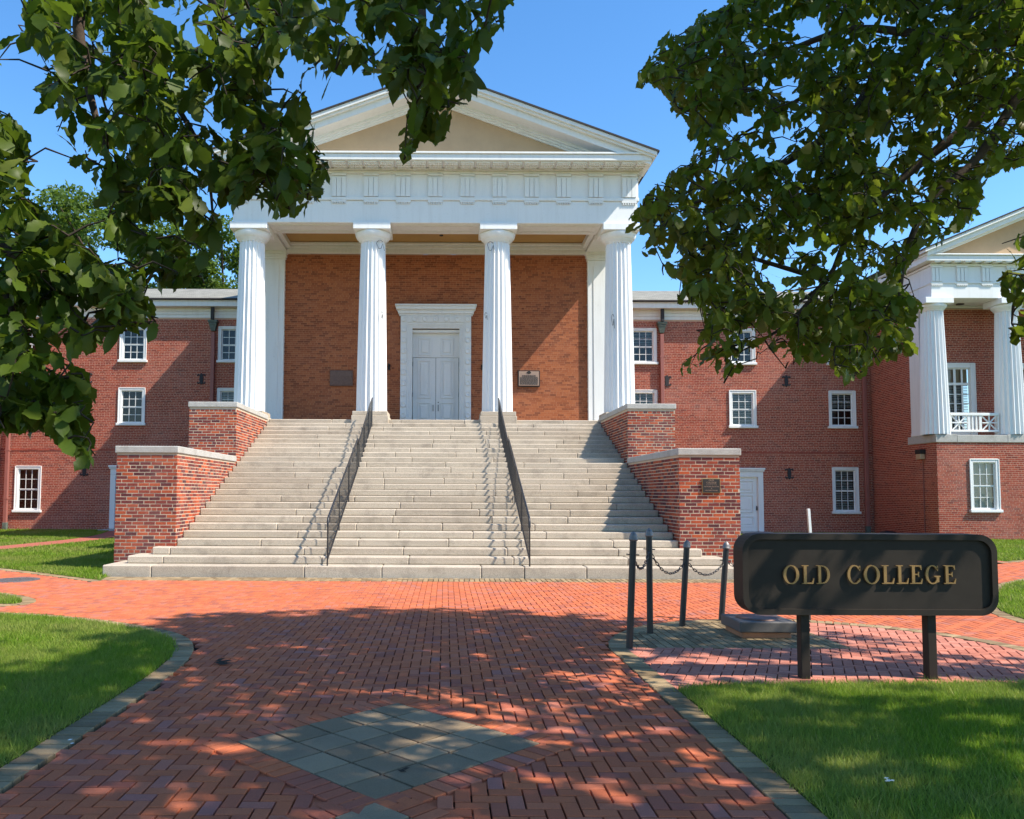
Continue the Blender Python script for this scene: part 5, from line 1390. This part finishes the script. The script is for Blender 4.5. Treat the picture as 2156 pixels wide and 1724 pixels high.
def oak(label, trunk, limbs, polys, depth, counts, crown, n_out, mat, seed, size, gap=.40, sil=True, lab_part=None):
    rng = np.random.default_rng(seed)
    tree = tag(empty('oak_tree', trunk[0]), label, 'tree')
    wood = MB(); skel = []
    limb(wood, trunk, .30, .20, 12)
    for pts, r0, r1 in limbs: skel += limb(wood, pts, r0, r1, 8)
    wood.build('trunk', M['bark'], tree, origin=trunk[0])
    SK = np.array([tuple(p) for p in skel])
    # clusters seen in the picture: spread through a depth range inside the crown's outline
    C = []
    for poly, n, (d0, d1) in zip(polys, counts, depth):
        q = sample_poly(poly, n, rng); dd = d0 + (d1-d0)*rng.beta(1.2, 1.4, n)
        gx = np.sin(q[:, 0]*.021+seed)+np.sin(q[:, 1]*.027+2*seed)+np.sin((q[:, 0]+q[:, 1])*.013)+np.sin((q[:, 0]-1.3*q[:, 1])*.034)
        kp = rng.uniform(0, 1, n) < np.clip(.75+gap*gx, .12, 1)
        C += [np.array(at(a, b, Y=d)) for (a, b), d, k in zip(q, dd, kp) if k]
    C = np.array(C)
    P_, D_, S_ = whorls(C, rng, size=size)
    # unseen overhead crown, placed and thinned to shape the shade on the ground
    ctr, rad = np.array(crown[0]), np.array(crown[1])
    u = rng.normal(0, 1, (n_out*3, 3)); u /= np.linalg.norm(u, axis=1, keepdims=True); rr = rng.uniform(.45, 1, (len(u), 1))**.5
    Q = ctr + u*rr*rad; Q = Q[Q[:, 2] > 3.2]
    x, y, d = proj(Q); front = Q[:, 1] > .3
    inside = front & (x > -90) & (x < 2246) & (y > -90) & (y < 1800)
    Q = Q[~inside][:n_out]
    g_ = np.sin(Q[:, 0]*1.7)+np.sin(Q[:, 1]*1.9+1)+np.sin(Q[:, 2]*2.3)+np.sin((Q[:, 0]+Q[:, 1])*2.9); Q = Q[(g_ > -1.5) & ((Q[:, 0] < 9.6) | (rng.uniform(0, 1, len(Q)) < .35))]
    shx, shy = Q[:, 0]-.82*(Q[:, 2]-1), Q[:, 1]+.344*(Q[:, 2]-1); thin = (shx > 2.4) & (shx < 5.8) & (shy > 6.6) & (shy < 8.8); west = shx < -3.1; pr_ = np.where(thin, .22, np.where(west & (shy > 8.0), .06, np.where(west, .45, 1.0))); Q = Q[rng.uniform(0, 1, len(Q)) < pr_]  # clusters dropped so sun reaches the sign and left lawn
    P2, D2, S2 = whorls(Q, rng, size=(.19, .29))
    # leaf tips must stay within the outline
    tip = P_ + D_/np.linalg.norm(D_, axis=1, keepdims=True)*S_[:, None]
    x, y, d = proj(tip); ok = in_any(x, y, polys); P_, D_, S_ = P_[ok], D_[ok], S_[ok]
    tip = P2 + D2/np.linalg.norm(D2, axis=1, keepdims=True)*S2[:, None]; x, y, d = proj(tip); ok = ~((tip[:, 1] > .3) & (x > -40) & (x < 2196) & (y > -40)); P2, D2, S2 = P2[ok], D2[ok], S2[ok]
    up = np.tile(np.array([0, 0, 1.0]), (len(P_), 1)) + rng.normal(0, .25, (len(P_), 3)); R_ = frames(D_, up, rng.normal(0, .55, len(P_)))
    up2 = np.tile(np.array([0, 0, 1.0]), (len(P2), 1)) + rng.normal(0, .25, (len(P2), 3)); R2 = frames(D2, up2, rng.normal(0, .55, len(P2)))
    x, y, d = proj(P_); vis = (x > 0) & (x < 2156) & (y > 0); order = np.argsort(np.where(vis, d, 99)-S_*3); ind, rest = order[:300], order[300:]
    lms = [np_mesh('leaf', LV*np.array([w_, 1, k_]), LF, mat, True) for w_, k_ in ((1, 1), (.85, 2.2), (1.15, -.4), (.95, 1.6))]
    for i in ind:
        o = link('leaf', lms[int(i) % 4], tree, P_[i], Matrix(R_[i].tolist()).to_euler(), (S_[i],)*3)
    o = link('foliage', leaves_mesh('foliage', P_[rest], R_[rest], S_[rest], mat, LV, LF), tree, (0, 0, 0)); tag(o, kind='stuff')
    o = link('foliage', leaves_mesh('foliage', P2, R2, S2, mat, CV, CF_), tree, (0, 0, 0)); tag(o, kind='stuff')
    # twigs: every cluster joins the nearest wood, limbs first, then other twigs
    tw = MB(); dist0 = np.array([np.linalg.norm(SK-c, axis=1).min() for c in C]); nodes = SK.copy()
    for k in np.argsort(dist0):
        c = C[k]; dd = np.linalg.norm(nodes-c, axis=1)+.25*np.maximum(c[2]-nodes[:, 2], 0); s_ = nodes[np.argmin(dd)]
        L_ = np.linalg.norm(s_-c); nodes = np.vstack([nodes, c])
        if L_ > .75: continue
        m = (s_+c)/2 + np.array([rng.normal(0, .03), rng.normal(0, .03), .12*L_])
        tw.tube([tuple(s_), tuple(m), tuple(c)], [.0075, .006, .0035], 4, smooth=True)
    tw.build('twigs', M['twig'], tree, origin=trunk[0])
    return tree
A_ = lambda *pd: [at(x, y, Y=d) for x, y, d in pd]
# --- left oak: hangs in from the left and overhead
polyL = [
    [(40, -60), (50, 30), (42, 95), (100, 125), (70, 200), (82, 262), (150, 300), (132, 375), (228, 372), (212, 455), (240, 545), (300, 600), (380, 612), (452, 570), (478, 505), (470, 440), (520, 425), (560, 395), (598, 468), (648, 425), (690, 425), (702, 352), (665, 300), (682, 205), (632, 182), (570, 140), (585, 90), (640, 120), (690, 165), (740, 150), (800, 160), (832, 195), (880, 215), (850, 250), (828, 275), (838, 348), (880, 325), (940, 302), (945, 240), (985, 215), (1005, 175), (1000, 110), (1042, 70), (1090, 45), (1075, -60)],
    [(-60, 180), (20, 195), (42, 245), (78, 335), (50, 400), (95, 440), (140, 480), (190, 535), (232, 560), (282, 600), (348, 685), (318, 700), (250, 692), (205, 735), (175, 770), (216, 850), (188, 882), (210, 955), (172, 982), (122, 940), (98, 900), (40, 915), (-60, 890)],
    [(-40, 60), (8, 90), (14, 130), (-40, 140)],
]
limbsL = [
    (A_((-900, -250, 4.4), (-300, -420, 4.6), (150, -250, 5.0), (165, 60, 5.2), (200, 240, 5.2), (255, 420, 5.1)), .085, .008),
    (A_((-300, -420, 4.6), (300, -420, 5.0), (420, -60, 5.3), (505, 95, 5.4), (545, 235, 5.4), (585, 370, 5.4)), .07, .006),
    (A_((-300, -420, 4.6), (500, -600, 5.0), (840, -120, 5.2), (890, 60, 5.2), (885, 160, 5.2), (860, 260, 5.2)), .06, .005),
    (A_((150, -250, 5.0), (300, 20, 5.5), (350, 180, 5.6), (430, 330, 5.6), (450, 480, 5.6)), .04, .006),
    (A_((-900, -250, 4.4), (-420, 60, 4.7), (-120, 330, 4.9), (40, 560, 5.0), (150, 660, 5.0), (190, 690, 5.0)), .06, .006),
    (A_((-120, 330, 4.9), (20, 640, 5.0), (70, 800, 5.0), (150, 880, 5.0)), .03, .006),
]
oak('dark-leaved oak whose branches hang into the upper left of the photo', [Vector((-7.2, 3.6, -.1)), Vector((-7.15, 3.65, 2.0)), Vector((-6.9, 3.8, 4.2)), limbsL[0][0][0]],
    limbsL, polyL, [(4.3, 6.2), (4.3, 5.8), (4.5, 5.5)], [880, 470, 8], ((-6.4, 2.6, 8.0), (4.0, 3.6, 3.2)), 800, M['leaf_left'], 21, (.14, .21), gap=.36)
# --- right oak: shades the plaza and the sign
polyR = [
    [(1552, -60), (1545, 5), (1495, 12), (1470, 50), (1400, 78), (1345, 140), (1340, 172), (1398, 190), (1418, 245), (1480, 230), (1432, 285), (1450, 340), (1428, 358), (1372, 378), (1350, 430), (1298, 482), (1330, 520), (1380, 552), (1400, 590), (1442, 592), (1420, 645), (1455, 640), (1492, 662), (1470, 720), (1422, 782), (1500, 782), (1520, 815), (1565, 775), (1625, 735), (1655, 778), (1735, 765), (1802, 808), (1842, 765), (1912, 752), (1945, 735), (1900, 700), (1965, 652), (1920, 620), (1890, 585), (1942, 530), (1985, 500), (2040, 488), (2052, 440), (2092, 410), (2062, 380), (2110, 355), (2230, 335), (2230, -60)],
    [(2230, 480), (2125, 490), (2098, 510), (2122, 545), (2095, 590), (2112, 640), (2132, 665), (2118, 712), (2160, 745), (2230, 745)],
]
limbsR = [
    (A_((2900, -150, 7.0), (2450, 20, 7.4), (2156, 78, 7.6), (1990, 82, 7.7), (1860, 150, 7.8), (1790, 250, 7.8), (1690, 320, 7.8), (1560, 395, 7.8), (1450, 430, 7.7)), .11, .012),
    (A_((2450, 20, 7.4), (2156, 180, 7.0), (2040, 265, 7.0), (1930, 350, 7.1), (1800, 470, 7.2), (1740, 590, 7.2), (1640, 660, 7.2)), .07, .008),
    (A_((2156, 180, 7.0), (2060, 330, 6.8), (1960, 420, 6.8), (1905, 540, 6.8), (1890, 650, 6.8), (1850, 720, 6.8)), .045, .006),
    (A_((1990, 82, 7.7), (1800, 60, 8.2), (1640, 110, 8.6), (1500, 120, 8.9), (1400, 145, 9.0)), .05, .006),
    (A_((1860, 150, 7.8), (1720, 190, 8.0), (1600, 260, 8.1), (1500, 320, 8.1)), .035, .006),
    (A_((1740, 590, 7.2), (1640, 560, 7.2), (1500, 520, 7.2), (1380, 500, 7.2)), .03, .006),
    (A_((1740, 590, 7.2), (1660, 680, 7.1), (1560, 740, 7.0)), .025, .006),
    (A_((2900, -150, 7.0), (2420, 250, 6.6), (2260, 470, 6.4), (2150, 600, 6.4), (2130, 680, 6.4)), .05, .006),
]
oak('yellow-green oak whose long branches fill the upper right of the photo', [Vector((9.6, 6.2, -.1)), Vector((9.55, 6.25, 2.4)), Vector((9.3, 6.4, 4.8)), limbsR[0][0][0]],
    limbsR, polyR, [(5.9, 9.2), (5.8, 7.0)], [2700, 100], ((8.3, 4.5, 9.6), (5.3, 4.5, 4.2)), 6000, M['leaf_right'], 33, (.12, .185), gap=.32)
# --- tree beyond the left wing
def far_tree(label, x, y, h, rx, seed, n):
    rng = np.random.default_rng(seed); t = tag(empty('broadleaf_tree', (x, y, 0)), label, 'tree')
    wood = MB(); limb(wood, [(x, y, 0), (x+.2, y, h*.35), (x-.2, y, h*.6)], .55, .3, 10); cl = []
    for k in range(60):
        u = rng.normal(0, 1, 3); u /= np.linalg.norm(u); u[2] = u[2]*.75+.12; r_ = rng.uniform(.55, 1)
        c = np.array([x+u[0]*rx*r_, y+u[1]*rx*r_, h*.64+u[2]*h*.38*r_]); cl.append((c, rng.uniform(.9, 1.7)))
        if k % 3 == 0: limb(wood, [(x, y, h*rng.uniform(.3, .55)), tuple((np.array([x, y, h*.55])+c)/2+rng.normal(0, .4, 3)), tuple(c)], .16, .03, 6)
    wood.build('trunk', M['bark'], t, origin=(x, y, 0))
    P_ = np.concatenate([c + (lambda v: v/np.linalg.norm(v, axis=1, keepdims=True)*rng.uniform(.3, 1, (n, 1))**.5*np.array([r, r, r*.7]))(rng.normal(0, 1, (n, 3))) for c, r in cl])
    D_ = rng.normal(0, 1, P_.shape); D_[:, 2] -= .2; S_ = rng.uniform(.22, .4, len(P_)); R_ = frames(D_, np.tile([0, 0, 1.0], (len(P_), 1))+rng.normal(0, .3, P_.shape), rng.normal(0, .6, len(P_)))
    tv = np.array([(0, 0, 0), (-.3, .5, .05), (0, 1, -.1), (.3, .5, .05)]); tf = np.array([(0, 1, 2, 3)])
    tag(link('crown', leaves_mesh('crown', P_, R_, S_, M['leaf_far'], tv, tf), t, (0, 0, 0)), kind='stuff')
far_tree('bright green leafy tree rising behind the left wing roof', -23.5, 56, 24.0, 8.5, 51, 480)
far_tree('leafy tree behind the left wing, right beside the leftmost column', -16.0, 60, 23.0, 6.5, 52, 420)
